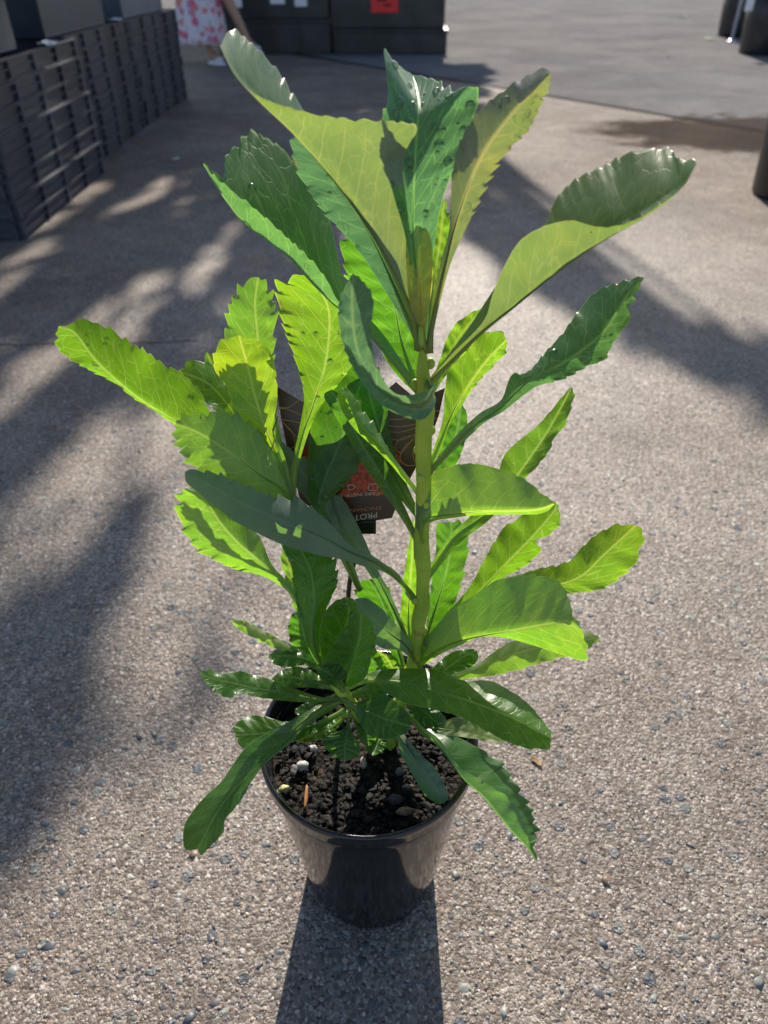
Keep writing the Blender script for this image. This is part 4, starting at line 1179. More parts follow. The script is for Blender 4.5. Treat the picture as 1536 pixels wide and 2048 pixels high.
def strip(bm, pts, w):
    pts = [tuple(p) for p in catmull(pts, 26)]
    prev = None
    for k, (x, y) in enumerate(pts):
        a = pts[max(k - 1, 0)]; b = pts[min(k + 1, len(pts) - 1)]
        tx, ty = b[0] - a[0], b[1] - a[1]
        L_ = math.hypot(tx, ty) + 1e-6
        nx, ny = -ty / L_ * w, tx / L_ * w
        cur = (bm.verts.new(card_pt(x + nx, y + ny, 0.0004)), bm.verts.new(card_pt(x - nx, y - ny, 0.0004)))
        if prev: bm.faces.new((prev[0], prev[1], cur[1], cur[0]))
        prev = cur


bm = bmesh.new()
for pts in [[(548, 812), (575, 815), (598, 800), (606, 800)], [(548, 817), (575, 818), (606, 832)], [(560, 838), (590, 843), (612, 850)], [(562, 840), (585, 865), (590, 890), (580, 898)], [(562, 840), (590, 870), (612, 880)],
            [(770, 838), (800, 838), (830, 832)], [(770, 850), (800, 853), (832, 848)], [(770, 862), (800, 864), (832, 855)], [(768, 873), (800, 880), (830, 868)],
            [(832, 868), (800, 878), (790, 895), (800, 905), (812, 895), (830, 870)], [(832, 878), (812, 890), (800, 915), (812, 930), (830, 930)], [(836, 885), (826, 905), (830, 925)], [(866, 820), (880, 822)], [(862, 838), (876, 836)],
            [(640, 880), (680, 850), (720, 842)], [(650, 905), (700, 870), (740, 862)]]:
    strip(bm, pts, 0.8)
bm_obj('line_art', bm, M_INK, pt, False, True)
bm = bmesh.new()
for (x0, y0, rx, ry) in [(728, 965, 34, 22), (742, 935, 30, 18), (786, 922, 16, 14), (700, 985, 20, 10), (660, 960, 20, 20), (610, 905, 8, 14), (755, 985, 18, 7), (781, 955, 9, 8)]:
    ring = [bm.verts.new(card_pt(x0 + rx * math.cos(a) * (1 + .2 * math.sin(5 * a)), y0 + ry * math.sin(a) * (1 + .2 * math.sin(4 * a)), 0.0002 + 0.00001 * x0 / 100)) for a in [k / 20 * 2 * math.pi for k in range(20)]]
    bm.faces.new(ring)
bm_obj('flower_print', bm, M_FLOW, pt, False, True)


def card_text(name, txt, right_px, right_py, height_px, width_px, mat, slope=0.0):
    cu = bpy.data.curves.new(name, 'FONT')
    cu.body = txt
    cu.size = 1.0
    tmp = bpy.data.objects.new(name + '_tmp', cu)
    scene.collection.objects.link(tmp)
    dg = bpy.context.evaluated_depsgraph_get()
    dg.update()
    me = bpy.data.meshes.new_from_object(tmp.evaluated_get(dg))
    bpy.data.objects.remove(tmp)
    xs = [v.co.x for v in me.vertices]; ys = [v.co.y for v in me.vertices]
    x0, x1, y0, y1 = min(xs), max(xs), min(ys), max(ys)
    inv = par_matrix(pt).inverted()
    for v in me.vertices:
        fx = (v.co.x - x0) / (x1 - x0); fy = (v.co.y - y0) / (y1 - y0)
        px = right_px - fx * width_px
        py = right_py + fx * slope - (1 - fy) * 0 + (fy - 0.5) * height_px
        v.co = inv @ card_pt(px, py, 0.0006)
    me.materials.append(mat)
    o = bpy.data.objects.new(name, me)
    link(o, pt)
    return o


card_text('lettering', 'PROTEA', 754, 1029, 11, 68, M_INKW, 10)
card_text('lettering', 'ENCHAN', 762, 1015, 7, 62, M_INK, 6)
card_text('lettering', 'CARE INSTRUCTIONS', 759, 986, 6, 120, M_INKW, 8)
card_text('lettering', 'W', 784, 925, 6, 9, M_INKW)
bm = bmesh.new()
for k in range(8):
    a = k / 8 * 6.283
    strip(bm, [(793 + 5 * math.cos(a), 970 + 4 * math.sin(a)), (793 + 7 * math.cos(a), 970 + 6 * math.sin(a)), (793 + 9 * math.cos(a), 970 + 8 * math.sin(a))], 0.5)
strip(bm, [(793 + 4 * math.cos(k / 12 * 6.283), 970 + 3.2 * math.sin(k / 12 * 6.283)) for k in range(13)], 0.5)
strip(bm, [(738, 968), (754, 968), (755, 974), (754, 980), (738, 980), (737, 974), (738, 968)], 0.5)
strip(bm, [(702 + 7 * math.cos(k / 12 * 6.283), 974 + 5 * math.sin(k / 12 * 6.283)) for k in range(13)], 0.5)
bm_obj('care_icons', bm, M_INKW, pt, False, True)

# ------------------------------------------------------------------ CRATE STACKS (left)
CL, CW, CHH = 1.04, 0.52, 0.066
ORD = ['bottom', 'second', 'third', 'fourth', 'fifth', 'sixth', 'seventh', 'top']


def crate_proto():
    root = empty('plastic_crate', (0, 0, 0), 'x', 'crate', 'black lattice crates stacked along the left')
    t = 0.006
    bm = bmesh.new()
    hx, hy, h = CW / 2, CL / 2, CHH
    # flanges
    for (z0, z1, e) in ((h - 0.008, h - 0.001, 0.009), (h * .5 - .003, h * .5 + .002, 0.003), (0.000, 0.005, 0.002)):
        add_box(bm, hx - t, hx + e, -hy - e, hy + e, z0, z1)
        add_box(bm, -hx - e, -hx + t, -hy - e, hy + e, z0, z1)
        add_box(bm, -hx + t, hx - t, hy - t, hy + e, z0, z1)
        add_box(bm, -hx + t, hx - t, -hy - e, -hy + t, z0, z1)
    bm_obj('rim', bm, M_CRATE, root)
    bm = bmesh.new()
    # inset side walls
    add_box(bm, hx - 0.010, hx - 0.007, -hy + .01, hy - .01, 0.006, h - 0.010)
    add_box(bm, -hx + 0.007, -hx + 0.010, -hy + .01, hy - .01, 0.006, h - 0.010)
    add_box(bm, -hx + .0102, hx - .0102, hy - 0.010, hy - 0.007, 0.006, h - 0.010)
    add_box(bm, -hx + .0102, hx - .0102, -hy + 0.007, -hy + 0.010, 0.006, h - 0.010)
    for k in range(5):
        y = -hy + 0.02 + (CL - 0.04) * k / 4
        ww = 0.012 if k in (0, 2, 4) else 0.006
        add_box(bm, hx - 0.0068, hx + 0.006, y - ww, y + ww, 0.0062, h - 0.0102)
        add_box(bm, -hx - 0.006, -hx + 0.0068, y - ww, y + ww, 0.0062, h - 0.0102)
    for k in range(5):
        x = -hx + 0.02 + (CW - 0.04) * k / 4
        add_box(bm, x - .005, x + .005, -hy - 0.006, -hy + 0.0068, 0.0062, h - 0.0102)
        add_box(bm, x - .005, x + .005, hy - 0.0068, hy + 0.006, 0.0062, h - 0.0102)
    bm_obj('body', bm, M_CRATE, root)
    bm = bmesh.new()
    for k in range(9):
        y = -hy + 0.05 + (CL - 0.1) * k / 8
        add_box(bm, -hx + 0.011, hx - 0.011, y - .006, y + .006, 0.0015, 0.005)
    for k in range(5):
        x = -hx + 0.05 + (CW - 0.1) * k / 4
        add_box(bm, x - .006, x + .006, -hy + 0.011, hy - 0.011, 0.0052, 0.008)
    bm_obj('base_grid', bm, M_CRATE, root)
    return root


def copy_tree(o, parent=None):
    c = o.copy()
    scene.collection.objects.link(c)
    if parent is not None: c.parent = parent
    for ch in [x for x in scene.collection.objects if x.parent == o]:
        copy_tree(ch, c)
    return c


proto = crate_proto()
rr_ = random.Random(3)
stacks = [(-1.565, 3.12, 'nearest', 2.0), (-1.68, 4.26, 'middle', 0.5), (-1.69, 5.36, 'farthest', -1.0)]
first = True
for (cx, cy, nm, rot) in stacks:
    for k in range(8):
        c = proto if first else copy_tree(proto)
        first = False
        c.location = (cx + rr_.uniform(-.006, .006), cy + rr_.uniform(-.008, .008), k * (CHH + 0.0005))
        c.rotation_euler = (0, 0, R(rot + rr_.uniform(-.5, .5)))
        pos = {0: 'lowest, on the ground', 7: 'uppermost, under the black tub'}.get(k, ORD[k] + ' from the bottom')
        c['label'] = 'black lattice crate in the %s left stack, %s' % (nm, pos)
# upright lugs on top corners of the stacks + boxes on top
topz = 8 * (CHH + 0.0005)


def tub(loc, sx, sy, h, mat, label, rz=0.0):
    root = empty('plastic_tub', loc, label, 'tub', 'smooth tubs on top of the crate stacks', rz)
    bm = bmesh.new()
    t = 0.006
    add_box(bm, -sx, sx, -sy, sy, 0, 0.008, 0.003)
    add_box(bm, sx - t, sx, -sy, sy, 0.0081, h - .012)
    add_box(bm, -sx, -sx + t, -sy, sy, 0.0081, h - .012)
    add_box(bm, -sx + t + .0001, sx - t - .0001, -sy, -sy + t, 0.0081, h - .012)
    add_box(bm, -sx + t + .0001, sx - t - .0001, sy - t, sy, 0.0081, h - .012)
    bm_obj('body', bm, mat, root)
    bm = bmesh.new()
    e = 0.010
    add_box(bm, sx - t, sx + e, -sy - e, sy + e, h - .012, h, 0.002)
    add_box(bm, -sx - e, -sx + t, -sy - e, sy + e, h - .012, h, 0.002)
    add_box(bm, -sx + t, sx - t, -sy - e, -sy + t, h - .012, h - .0003)
    add_box(bm, -sx + t, sx - t, sy - t, sy + e, h - .012, h - .0003)
    bm_obj('rim', bm, mat, root)
    return root


tub((-1.60, 2.86, topz), 0.235, 0.30, 0.165, M_BOX, 'wide black tub directly on the nearest crate stack', R(2))
tub((-1.61, 2.90, topz + .166), 0.225, 0.40, 0.2, M_BOX, 'upper black tub stacked on the wide tub of the nearest crates', R(1))
tub((-1.66, 4.02, topz), 0.225, 0.42, 0.19, M_BOX, 'long black tub on the middle crate stack', R(0.5))
tub((-1.68, 4.10, topz + .191), 0.225, 0.36, 0.2, M_BOX, 'upper black tub on the middle stack, above the long tub', R(1))
tub((-1.67, 5.25, topz), 0.22, 0.42, 0.22, M_BOXG, 'lighter grey tub on the farthest crate stack', R(-1))
# crumpled clear plastic bags/labels lying on crate tops
for k, (x, y, lab) in enumerate([(-1.33, 2.78, 'crumpled clear plastic label on the rim of the nearest crates'), (-1.44, 4.62, 'white scrap of plastic on the middle crates'), (-1.31, 3.3, 'pale plastic scrap on the far corner of the nearest crates')]):
    bm = bmesh.new()
    bmesh.ops.create_grid(bm, x_segments=8, y_segments=8, size=0.03)
    for v in bm.verts:
        v.co.z = 0.012 * mnoise.noise(v.co * 60 + Vector((k * 3, 0, 0))) + 0.010
    o = bm_obj('plastic_scrap', bm, M_WHITE, None, True)
    o.location = (x, y, topz)
    mod = o.modifiers.new('thick', 'SOLIDIFY'); mod.thickness = 0.001
    tag(o, lab, 'litter')

# ------------------------------------------------------------------ FAR BLACK BINS
YB = 8.85


def big_bin(name, x0, x1, z0, z1, label, ya=YB, dep=0.9, tickets=()):
    root = empty(name, ((x0 + x1) / 2, ya + dep / 2, z0), label, 'bin', 'black bins stacked across the back')
    w = (x1 - x0) / 2; h = z1 - z0
    bm = bmesh.new()
    add_box(bm, -w, w, -dep / 2, dep / 2, 0, h - 0.03, 0.012)
    n = max(3, int(w * 2 / 0.28))
    for k in range(n + 1):
        x = -w + 0.03 + (2 * w - 0.06) * k / n
        add_box(bm, x - .012, x + .012, -dep / 2 - .008, -dep / 2 + .003, 0.02, h - .035)
    bm_obj('body', bm, M_BIN, root)
    bm = bmesh.new()
    add_box(bm, -w - .012, w + .012, -dep / 2 - .012, dep / 2 + .012, h - .029, h - .001, 0.006)
    bm_obj('lid', bm, M_BIN, root)
    return root


xL, xM, xR = on_y(440, 100, YB).x, on_y(664, 100, YB).x, on_y(893, 95, YB).x
big_bin('storage_bin', xL, xM - .01, 0.0, 0.30, 'low black bin at the back left, on the concrete behind the woman')
big_bin('storage_bin', xM + .02, xR, 0.0, 0.22, 'low black bin at the back, its end beside the open concrete', YB - .03)
big_bin('storage_bin', xL - .15, xM - .02, 0.301, 0.80, 'upper black bin with three white tickets at the back left')
big_bin('storage_bin', xM + .0, xR - .03, 0.221, 0.80, 'upper black bin carrying the red sign at the back')


def ticket(px0, px1, py0, py1, mat, name, label, cat, yy, marks=False):
    a, b = on_y(px0, py1, yy), on_y(px1, py0, yy)
    root = empty(name, ((a.x + b.x) / 2, yy, a.z), label, cat)
    bm = bmesh.new()
    w, h = (b.x - a.x) / 2, b.z - a.z
    add_box(bm, -w, w, -0.003, 0, 0, h, 0.0008)
    bm_obj('card', bm, mat, root)
    if marks:
        bm = bmesh.new()
        for (x, z, ww, hh) in ((-.25, .55, .35, .08), (.22, .50, .35, .07), (-.1, .36, .5, .07), (.12, .22, .4, .06)):
            add_box(bm, (x - ww / 2) * 2 * w * .8, (x + ww / 2) * 2 * w * .8, -0.0036, -0.0031, (z - hh / 2) * h, (z + hh / 2) * h)
        bm_obj('print', bm, M_INKD, root)
    return root


yt = YB - 0.022
ticket(454, 480, -30, 15, M_WHITE, 'price_ticket', 'white price ticket leftmost on the upper left bin', 'ticket', yt)
ticket(541, 567, -30, 8, M_WHITE, 'price_ticket', 'white price ticket in the middle of the upper left bin', 'ticket', yt)
ticket(590, 612, -30, 13, M_WHITE, 'price_ticket', 'white price ticket nearest the gap on the upper left bin', 'ticket', yt)
ticket(742, 797, -45, 25, M_RED, 'sale_sign', 'red square sign with faint dark print on the right black bin', 'sign', yt, True)

# ------------------------------------------------------------------ BIG POTS (right)


def big_pot(name, cx, cy, rb, rt, h, label, cat='pot'):
    root = empty(name, (cx, cy, 0), label, cat, 'large black nursery pots at the right')
    bm = bmesh.new()
    add_lathe(bm, [(0.0, 0.004), (rb * .93, 0.004), (rb * .97, 0.0), (rb, 0.012), (rb + (rt - rb) * .5, h * .5), (rt, h - .05), (rt - .006, h - .05), (rb, 0.03), (0, 0.03)], 72)
    bm_obj('body', bm, M_SPOT, root, True)
    bm = bmesh.new()
    add_lathe(bm, [(rt - .004, h - .06), (rt + .012, h - .058), (rt + .016, h - .012), (rt + .010, h), (rt - .004, h - .002), (rt - .006, h - .05), (rt - .004, h - .06)], 72)
    bm_obj('rim', bm, M_SPOT, root, True)
    bm = bmesh.new()
    add_lathe(bm, [(0.0001, h - .09), (rt * .5, h - .085), (rt - .008, h - .09)], 48)
    bm_obj('soil', bm, M_SOIL, root, True)
    # a woody shrub growing in it
    rg = random.Random(int(cx * 100 + cy * 10))
    st = small_tube('trunk', [Vector((cx, cy, h - .1)), Vector((cx + .03, cy + .02, h + .35)), Vector((cx - .02, cy, h + .8))], .014, .007, root, M_STEM)
    vv, ff = [], []
    for q in range(420):
        a = rg.uniform(0, 6.28); e = rg.uniform(0, 1)
        rad_ = 0.32 * math.sqrt(rg.random()) * math.sin(math.pi * (0.15 + .8 * e))
        c = Vector((cx + rad_ * math.cos(a), cy + rad_ * math.sin(a), h + .3 + .75 * e))
        d = Vector((math.cos(a), math.sin(a), rg.uniform(.1, 1))).normalized()
        s = d.cross(Vector((rg.uniform(-1, 1), rg.uniform(-1, 1), .5))).normalized()
        l = rg.uniform(.05, .09); b = len(vv)
        vv += [c, c + d * l * .5 + s * l * .22, c + d * l, c + d * l * .5 - s * l * .22]
        ff.append((b, b + 1, b + 2, b + 3))
    fo = mesh_obj('foliage', vv, ff, M_TREE, root, False)
    return root


M_TREE = mat_tree()


def pot_by_px(left_px, base_py, rb, rt, h, label):
    g = on_z(left_px, base_py)
    # left silhouette at base touches left_px; front of base near base_py
    big_pot('nursery_pot', g.x + rb * 1.0, g.y + rb * .25, rb, rt, h, label)


g = on_z(1512, 395); big_pot('nursery_pot', g.x + .19, g.y + .03, .185, .215, .46, 'large black pot at the right frame edge, nearest to the plant')
g = on_z(1480, 108); big_pot('nursery_pot', g.x + .26, g.y + .03, .25, .29, .62, 'large black pot at the top right with a white tag on its side')
g = on_z(1438, 74); big_pot('nursery_pot', g.x + .28, g.y + .1, .25, .29, .62, 'large black pot furthest back at the top right, behind the pale pole')
# pale pole with foot
g = on_z(1462, 84)
pole = empty('pole', (g.x, g.y, 0), 'pale blue-grey pole standing between the two back pots', 'pole')
M_POLE = mat_flat('galvanised_steel', (0.50, 0.56, 0.66), 0.35, 0.5, 0.15, 20, 0.3)
bm = bmesh.new(); add_lathe(bm, [(.012, .008), (.017, .008), (.017, 1.6), (.012, 1.6)], 20)
bm_obj('shaft', bm, M_POLE, pole, True)
bm = bmesh.new(); add_lathe(bm, [(0.0001, .0), (.06, 0), (.062, .006), (.03, .012), (.0172, .03), (.0171, .03)], 24)
bm_obj('foot', bm, M_POLE, pole, True)
# tag on the pot
def side_tag(px, py, w, h, y, label):
    p = on_y(px, py, y)
    bm = bmesh.new(); add_box(bm, -w / 2, w / 2, -.002, .002, -h / 2, h / 2, .0006)
    o = bm_obj('pot_tag', bm, M_WHITE); o.location = p
    tag(o, label, 'label')
    return o


side_tag(1500, 6, .075, .13, on_z(1480, 108).y - .215, 'small white tag stuck on the top right pot')
p2 = on_z(1480, 108)
bm = bmesh.new(); add_lathe(bm, [(0.0001, 0), (.042, 0), (.045, .01), (.048, .14), (.044, .142), (.04, .02), (.0001, .02)], 24)
o = bm_obj('white_cup', bm, mat_flat('white_plastic', (.75, .76, .70), .4, .4, .05), None, True); o.location = (p2.x + .26 + .02, p2.y - .30, 0)
tag(o, 'small white plastic cup in front of the top right pot', 'cup')

# ------------------------------------------------------------------ LITTER
M_DRY = mat_flat('dry_leaf', (0.10, 0.075, 0.045), .7, .3, .4, 60)
M_PALEG = mat_flat('pale_leaf', (0.42, 0.48, 0.28), .6, .3, .2, 60)
M_PURP = mat_flat('purple_petal', (0.38, 0.30, 0.62), .5, .3, .2, 60)


def scrap(px, py, s, mat, name, label, cat, seed, ax=1.0):
    g = on_z(px, py)
    bm = bmesh.new()
    bmesh.ops.create_grid(bm, x_segments=10, y_segments=6, size=1)
    for v in list(bm.verts):
        x, y = v.co.x, v.co.y
        y *= math.sqrt(max(0, 1 - x * x * .96)) * .55
        z = .35 + .35 * mnoise.noise(Vector((x * 1.6 + seed, y * 2, 0))) + .25 * x * x
        v.co = Vector((x * s * ax, y * s, max(.04, z) * s * .6))
    bm.transform(Matrix.Rotation(seed, 4, 'Z'))
    o = bm_obj(name, bm, mat, None, True)
    m = o.modifiers.new('thick', 'SOLIDIFY'); m.thickness = 0.0008
    o.location = (g.x, g.y, 0.0015)
    tag(o, label, cat)


scrap(351, 320, .022, M_WHITE, 'paper_scrap', 'small white paper scrap on the concrete beside the crates', 'litter', 1.0)
scrap(285, 273, .020, M_PURP, 'petal', 'single purple petal at the foot of the crates', 'petal', 2.2)
scrap(1366, 36, .085, M_DRY, 'dry_leaf', 'dark curled dry leaf lying alone on the open concrete', 'leaf litter', 0.6)
scrap(1420, 80, .06, M_PALEG, 'fallen_leaf', 'pale green fallen leaf left of the pole foot', 'leaf litter', 2.9)
scrap(1337, 116, .03, M_DRY, 'dry_leaf', 'tiny dry leaf on the concrete between the joint and the curled leaf', 'leaf litter', 4.1)
scrap(1072, 1524, .0055, mat_flat('straw', (.32, .20, .08), .7, .3, .3), 'straw', 'tan curved straw on the pebbles right of the pot', 'leaf litter', 2.3, 1.6)
# shed dry needle caught in the left leaves
small_tube('dry_needle', [at(542, 878, .585), at(547, 858, .58), at(556, 832, .575)], .0009, .0003, None, M_DRY, 'thin brown dry needle caught upright between the left leaves').__setitem__('category', 'needle')

# ------------------------------------------------------------------ WOMAN IN FLORAL DRESS
gf = on_z(424, 130)
px_ = Vector((gf.x, gf.y, 0))
person = empty('person', px_, 'woman in a long pink floral dress and white sandals standing beside the crates', 'person')
M_SKIN, M_DRESS, M_HAIR, M_SHOE = mat_skin(), mat_dress(), mat_flat('hair', (.04, .025, .015), .5, .4, .3, 80), mat_flat('sandal_white', (.72, .70, .78), .5, .4, .08)
dx = on_y(402, 60, gf.y).x - gf.x
bm = bmesh.new()
sv = {}
lay = bm.verts.layers.skin.verify()


def J(nm, p, r):
    v = bm.verts.new(p); v[lay].radius = (r, r); sv[nm] = v; return v


J('pelvis', (dx, 0.05, .93), .125)
J('waist', (dx, .05, 1.08), .105); J('chest', (dx, .05, 1.28), .125); J('neck0', (dx, .05, 1.42), .055); J('neck', (dx, .04, 1.47), .048)
J('head0', (dx, .03, 1.53), .072); J('head1', (dx, .02, 1.60), .085); J('head2', (dx, .03, 1.66), .070)
for a, b in (('pelvis', 'waist'), ('waist', 'chest'), ('chest', 'neck0'), ('neck0', 'neck'), ('neck', 'head0'), ('head0', 'head1'), ('head1', 'head2')): bm.edges.new((sv[a], sv[b]))
for s, fx, fz in ((-1, 0.0, 0.0), (1, .39, .10)):
    n = 'l' if s < 0 else 'r'
    J('hip' + n, (dx + .085 * s, .05, .86), .09)
    kx = dx + .07 * s + (0.20 if s > 0 else .04)
    J('knee' + n, (kx, .04, .47 + fz * .4), .052)
    ax_ = (0.0 if s < 0 else .36)
    J('ankle' + n, (ax_, .03, .085 + fz), .032)
    J('toe' + n, (ax_ + .09, -.07, .045 + fz * .9), .030)
    J('shoulder' + n, (dx + .17 * s, .05, 1.38), .052); J('elbow' + n, (dx + .23 * s, .04, 1.11), .038)
    J('wrist' + n, (dx + .20 * s, -.05, .90), .026); J('palm' + n, (dx + .20 * s, -.08, .83), .030)
    for a, b in (('pelvis', 'hip'), ('hip', 'knee'), ('knee', 'ankle'), ('ankle', 'toe')):
        bm.edges.new((sv[a if a == 'pelvis' else a + n], sv[b + n]))
    bm.edges.new((sv['chest'], sv['shoulder' + n]))
    for a, b in (('shoulder', 'elbow'), ('elbow', 'wrist'), ('wrist', 'palm')): bm.edges.new((sv[a + n], sv[b + n]))
    for q in range(4):
        ox = (q - 1.5) * .017
        a_ = bm.verts.new((dx + .20 * s + ox, -.095, .785)); a_[lay].radius = (.009, .009)
        b_ = bm.verts.new((dx + .20 * s + ox, -.105, .745 + abs(q - 1.3) * .006)); b_[lay].radius = (.007, .007)
        bm.edges.new((sv['palm' + n], a_)); bm.edges.new((a_, b_))
    th1 = bm.verts.new((dx + .20 * s - .035 * s, -.10, .82)); th1[lay].radius = (.010, .010)
    bm.edges.new((sv['palm' + n], th1))
me = bpy.data.meshes.new('body')
bm.to_mesh(me); bm.free()
body = bpy.data.objects.new('body', me)
link(body, person)
me.materials.append(M_SKIN)
rt_ = me.skin_vertices[0].data
rt_[0].use_root = True
body.modifiers.new('skin', 'SKIN')
sb = body.modifiers.new('sub', 'SUBSURF'); sb.levels = 2; sb.render_levels = 2
# face features
bm = bmesh.new()
for s in (-1, 1):
    bmesh.ops.create_uvsphere(bm, u_segments=10, v_segments=8, radius=.011, matrix=Matrix.Translation((dx + .03 * s, -.055, 1.60)))
bm_obj('eyes', bm, M_WHITE, body, True)
bm = bmesh.new(); bmesh.ops.create_uvsphere(bm, u_segments=10, v_segments=8, radius=1, matrix=Matrix.Translation((dx, -.066, 1.57)) @ Matrix.Diagonal((.011, .014, .022, 1)))
bmesh.ops.create_uvsphere(bm, u_segments=10, v_segments=8, radius=1, matrix=Matrix.Translation((dx, -.052, 1.535)) @ Matrix.Diagonal((.022, .01, .007, 1)))
bm_obj('nose_and_mouth', bm, M_SKIN, body, True)
bm = bmesh.new(); bmesh.ops.create_uvsphere(bm, u_segments=24, v_segments=18, radius=1)
for v in bm.verts:
    v.co = Vector((v.co.x * .098, v.co.y * .098 + .055, v.co.z * .15 + 1.60)) + Vector((dx, 0, 0))
bm_obj('hair', bm, M_HAIR, person, True)
# dress
def dwob(a, z):
    k = max(0, (0.95 - z) / .8)
    return k * (.07 * math.sin(7 * a + 1) + .045 * math.sin(12 * a + z * 3))
hemw = (on_y(451, 88, gf.y).x - on_y(355, 88, gf.y).x) / 2
hemc = (on_y(451, 88, gf.y).x + on_y(355, 88, gf.y).x) / 2 - gf.x
bm = bmesh.new()
prof = [(hemw, .165), (hemw * .96, .30), (hemw * .9, .5), (.19, .75), (.165, .95), (.125, 1.07), (.145, 1.25), (.15, 1.34), (.10, 1.42)]
pf = catmull(prof, 30)
add_lathe(bm, [tuple(p) for p in pf], 96, (0, 0, 0), dwob)
for v in bm.verts:
    k = min(1, max(0, (v.co.z - .165) / .8))
    v.co.x += hemc * (1 - k) + dx * k
    v.co.y = v.co.y * .72 + .05
dress = bm_obj('dress', bm, M_DRESS, person, True)
md = dress.modifiers.new('thick', 'SOLIDIFY'); md.thickness = .003
for (x, z0) in ((0.0, 0.0), (.36, .09)):
    bm = bmesh.new()
    bmesh.ops.create_uvsphere(bm, u_segments=20, v_segments=12, radius=1)
    for v in bm.verts:
        yy = v.co.y
        v.co = Vector((v.co.x * .048 * (1 - .15 * yy) , yy * .125, max(-.4, v.co.z) * .026))
    for v in bm.verts: v.co.z += .012
    bm.transform(Matrix.Translation((x + .05, -.02, z0)) @ Matrix.Rotation(R(48), 4, 'Z'))
    bmesh.ops.create_uvsphere(bm, u_segments=16, v_segments=8, radius=1, matrix=Matrix.Translation((x + .085, -.055, z0 + .045)) @ Matrix.Rotation(R(48), 4, 'Z') @ Matrix.Diagonal((.042, .035, .022, 1)))
    bm_obj('sandal', bm, M_SHOE, person, True)

# ------------------------------------------------------------------ TREES BEYOND THE FRAME (added, crowns shaped to throw the dappled shade)


def in_poly(x, y, poly):
    c = False
    j = len(poly) - 1
    for i in range(len(poly)):
        xi, yi = poly[i]; xj, yj = poly[j]
        if (yi > y) != (yj > y) and x < (xj - xi) * (y - yi) / (yj - yi) + xi: c = not c
        j = i
    return c


def G(*pts): return [tuple(on_z(*p)[:2]) for p in pts]


SHADE = [  # (ground polygon, density) shade areas that the crown leaves are placed to fill
    (G((-500, 250), (-500, 1500), (-60, 1720), (230, 1560), (400, 1400), (470, 1180), (530, 1040), (700, 900), (760, 640), (860, 330), (960, 235), (960, 200), (960, 130), (0, 130)), 1.0),
    (G((905, 400), (970, 400), (1070, 480), (1220, 575), (1400, 665), (1700, 790), (1700, 900), (1400, 735), (1210, 640), (1050, 555), (940, 470)), 0.8),
    (G((1180, 215), (1600, 225), (1620, 330), (1400, 310), (1260, 250)), 0.6),
    (G((-500, 62), (-500, 300), (450, 300), (450, 62)), 1.0),
]
V0 = on_z(768 + FPX * math.tan(SUN_AZ) / math.cos(PITCH), -60)
LIGHT = [  # sun flecks inside it, drawn out along the sun's bearing
    G((430, 235), (500, 200), (470, 225), (400, 265)),
    G((150, 385), (235, 345), (200, 385), (110, 430)),
    G((-20, 480), (70, 430), (60, 460), (-20, 520)),
    G((190, 440), (290, 385), (270, 425), (170, 470)),
    G((240, 570), (390, 470), (400, 500), (250, 620), (60, 800), (-50, 860), (-50, 800), (120, 680)),
    G((380, 560), (470, 480), (480, 520), (400, 600)),
    G((60, 960), (180, 840), (240, 850), (120, 1000), (-40, 1150), (-60, 1080)),
    G((200, 960), (330, 850), (360, 880), (260, 1010), (60, 1210), (30, 1150)),
    G((420, 1000), (520, 1060), (540, 1180), (430, 1300), (330, 1300), (400, 1150)),
    G((330, 320), (385, 285), (370, 315), (320, 350)),
    G((60, 1350), (200, 1200), (240, 1240), (100, 1420)),
    G((640, 330), (700, 290), (690, 360), (600, 450), (560, 450)),
]


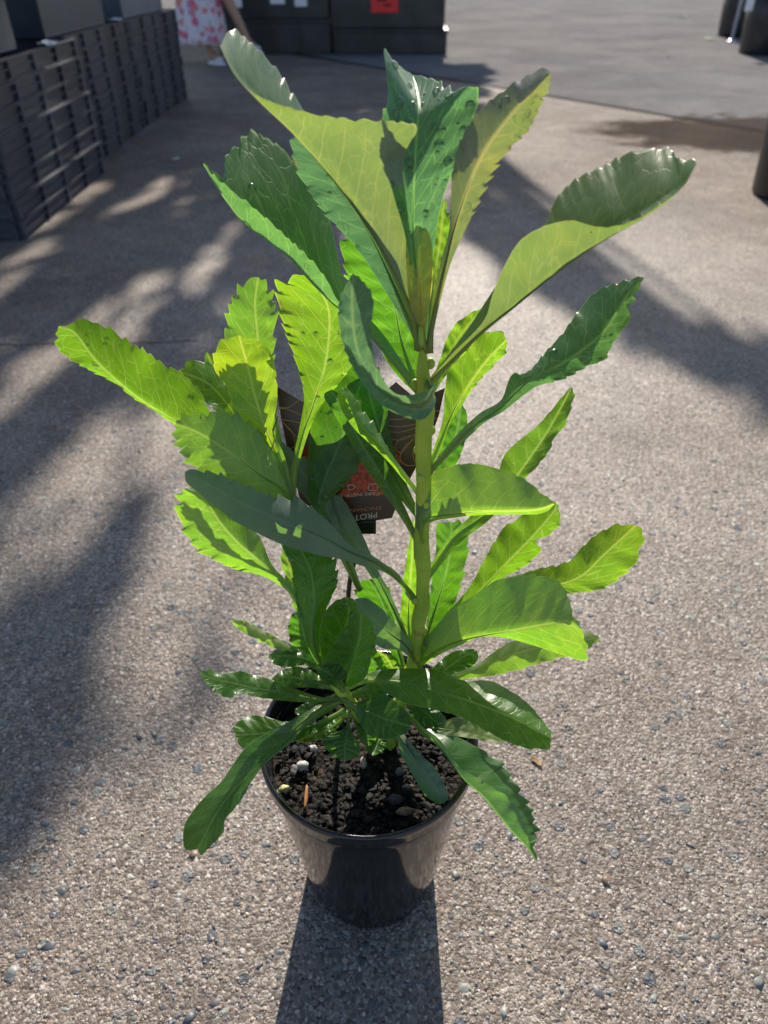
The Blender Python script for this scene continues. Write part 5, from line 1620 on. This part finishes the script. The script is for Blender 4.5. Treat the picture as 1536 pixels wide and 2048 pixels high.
def tree(name, label, tx, ty, hz, seeds, nleaf, cond, hh, leafsize):
    rg = random.Random(seeds)
    root = empty(name, (tx, ty, 0), label, 'tree', 'unseen trees shaped for shade')
    top = Vector((tx + .3, ty + .2, hz))
    trunk_pts = [Vector((tx, ty, -.05)), Vector((tx + .12, ty + .05, hz * .35)), Vector((tx - .05, ty + .1, hz * .7)), top]
    c = catmull([tuple(p) for p in trunk_pts], 20)
    v, f = tube_geo([Vector(x) for x in c], [.17 - .10 * i / 19 for i in range(20)], 14)
    leaves_c = []
    vv, ff = [], []
    tries = 0
    while len(leaves_c) < nleaf and tries < nleaf * 60:
        tries += 1
        gx, gy, h = cond(rg)
        if gx is None: continue
        h, sz = h
        c = Vector((gx, gy, 0)) + SD * (h / SD.z)
        leaves_c.append(c)
        n = (SD + Vector((rg.gauss(0, .5), rg.gauss(0, .5), rg.gauss(0, .5)))).normalized()
        d = n.cross(Vector((rg.uniform(-1, 1), rg.uniform(-1, 1), rg.uniform(-1, 1)))).normalized()
        s = n.cross(d)
        l = leafsize * sz * rg.uniform(.7, 1.3); b = len(vv)
        vv += [c - d * l, c - d * l * .2 + s * l * .42, c + d * l * .5 + s * l * .34, c + d * l, c + d * l * .5 - s * l * .34, c - d * l * .2 - s * l * .42]
        ff.append(tuple(range(b, b + 6)))
    mesh_obj('crown', vv, ff, M_TREE, root, False)
    # limbs to foliage
    V2, F2 = list(v), list(f)
    for q in range(16):
        e = rg.choice(leaves_c)
        s0 = Vector(c_ for c_ in trunk_pts[2].lerp(top, rg.random()))
        mid_ = s0.lerp(e, .5) + Vector((0, 0, .25))
        cc = catmull([tuple(s0), tuple(mid_), tuple(e)], 8)
        a, b = tube_geo([Vector(x) for x in cc], [.05 - .042 * i / 7 for i in range(8)], 6)
        o_ = len(V2)
        V2 += a; F2 += [tuple(o_ + z for z in q_) for q_ in b]
    mesh_obj('trunk', V2, F2, M_BARK, root)
    return root


M_BARK = mat_flat('tree_bark', (.12, .09, .07), .85, .2, .35, 12)


def cond_factory(polys, h0, h1, soft):
    bbs = []
    for P_, dn in polys:
        xs = [p[0] for p in P_]; ys = [p[1] for p in P_]
        bbs.append((max(min(xs), -4.0), min(max(xs), 7.0), min(ys), min(max(ys), 16.0)))
    areas = [(b[1] - b[0]) * (b[3] - b[2]) for b in bbs]
    tot = sum(areas)

    def cond(rg):
        r = rg.random() * tot
        k = 0
        while r > areas[k]:
            r -= areas[k]; k += 1
        b = bbs[k]
        y = b[2] + (b[3] - b[2]) * (rg.random() ** 1.9 if b[3] - b[2] > 4 else rg.random())
        x = rg.uniform(max(b[0], -0.6 - 0.60 * y), min(b[1], 0.6 + 0.6 * y))
        if x < -0.45 - 0.55 * y: return None, None, None
        sz = 0.34 + 0.17 * y
        xs_, ys_ = x + rg.gauss(0, soft), y + rg.gauss(0, soft * 1.6)
        if not in_poly(xs_, ys_, polys[k][0]): return None, None, None
        if rg.random() > polys[k][1]: return None, None, None
        for lt in LIGHT:
            if in_poly(xs_, ys_, lt) and rg.random() < .97: return None, None, None
        if y < 3.6 and k == 0 and soft < .025:
            xr = x - y * math.tan(SUN_AZ)
            if mnoise.noise(Vector((xr * 8.5, y * 1.3, 2.7))) > 0.06 and rg.random() < .93: return None, None, None
        return x, y, (rg.uniform(h0, h1), sz)
    return cond


tree('shade_caster_tree', 'unseen leafy tree beyond the black bins, crown shaped to shade the left of the yard', -1.1, 13.5, 4.3, 21, 15000, cond_factory([SHADE[0], SHADE[3]], 4.2, 5.0, .018), 0, .10)
tree('shade_caster_tree', 'second unseen tree beyond the bins, leaves placed to shade a band on the right of the yard', 0.5, 12.2, 4.4, 22, 460, cond_factory([SHADE[1]], 4.3, 5.0, .045), 0, .10)
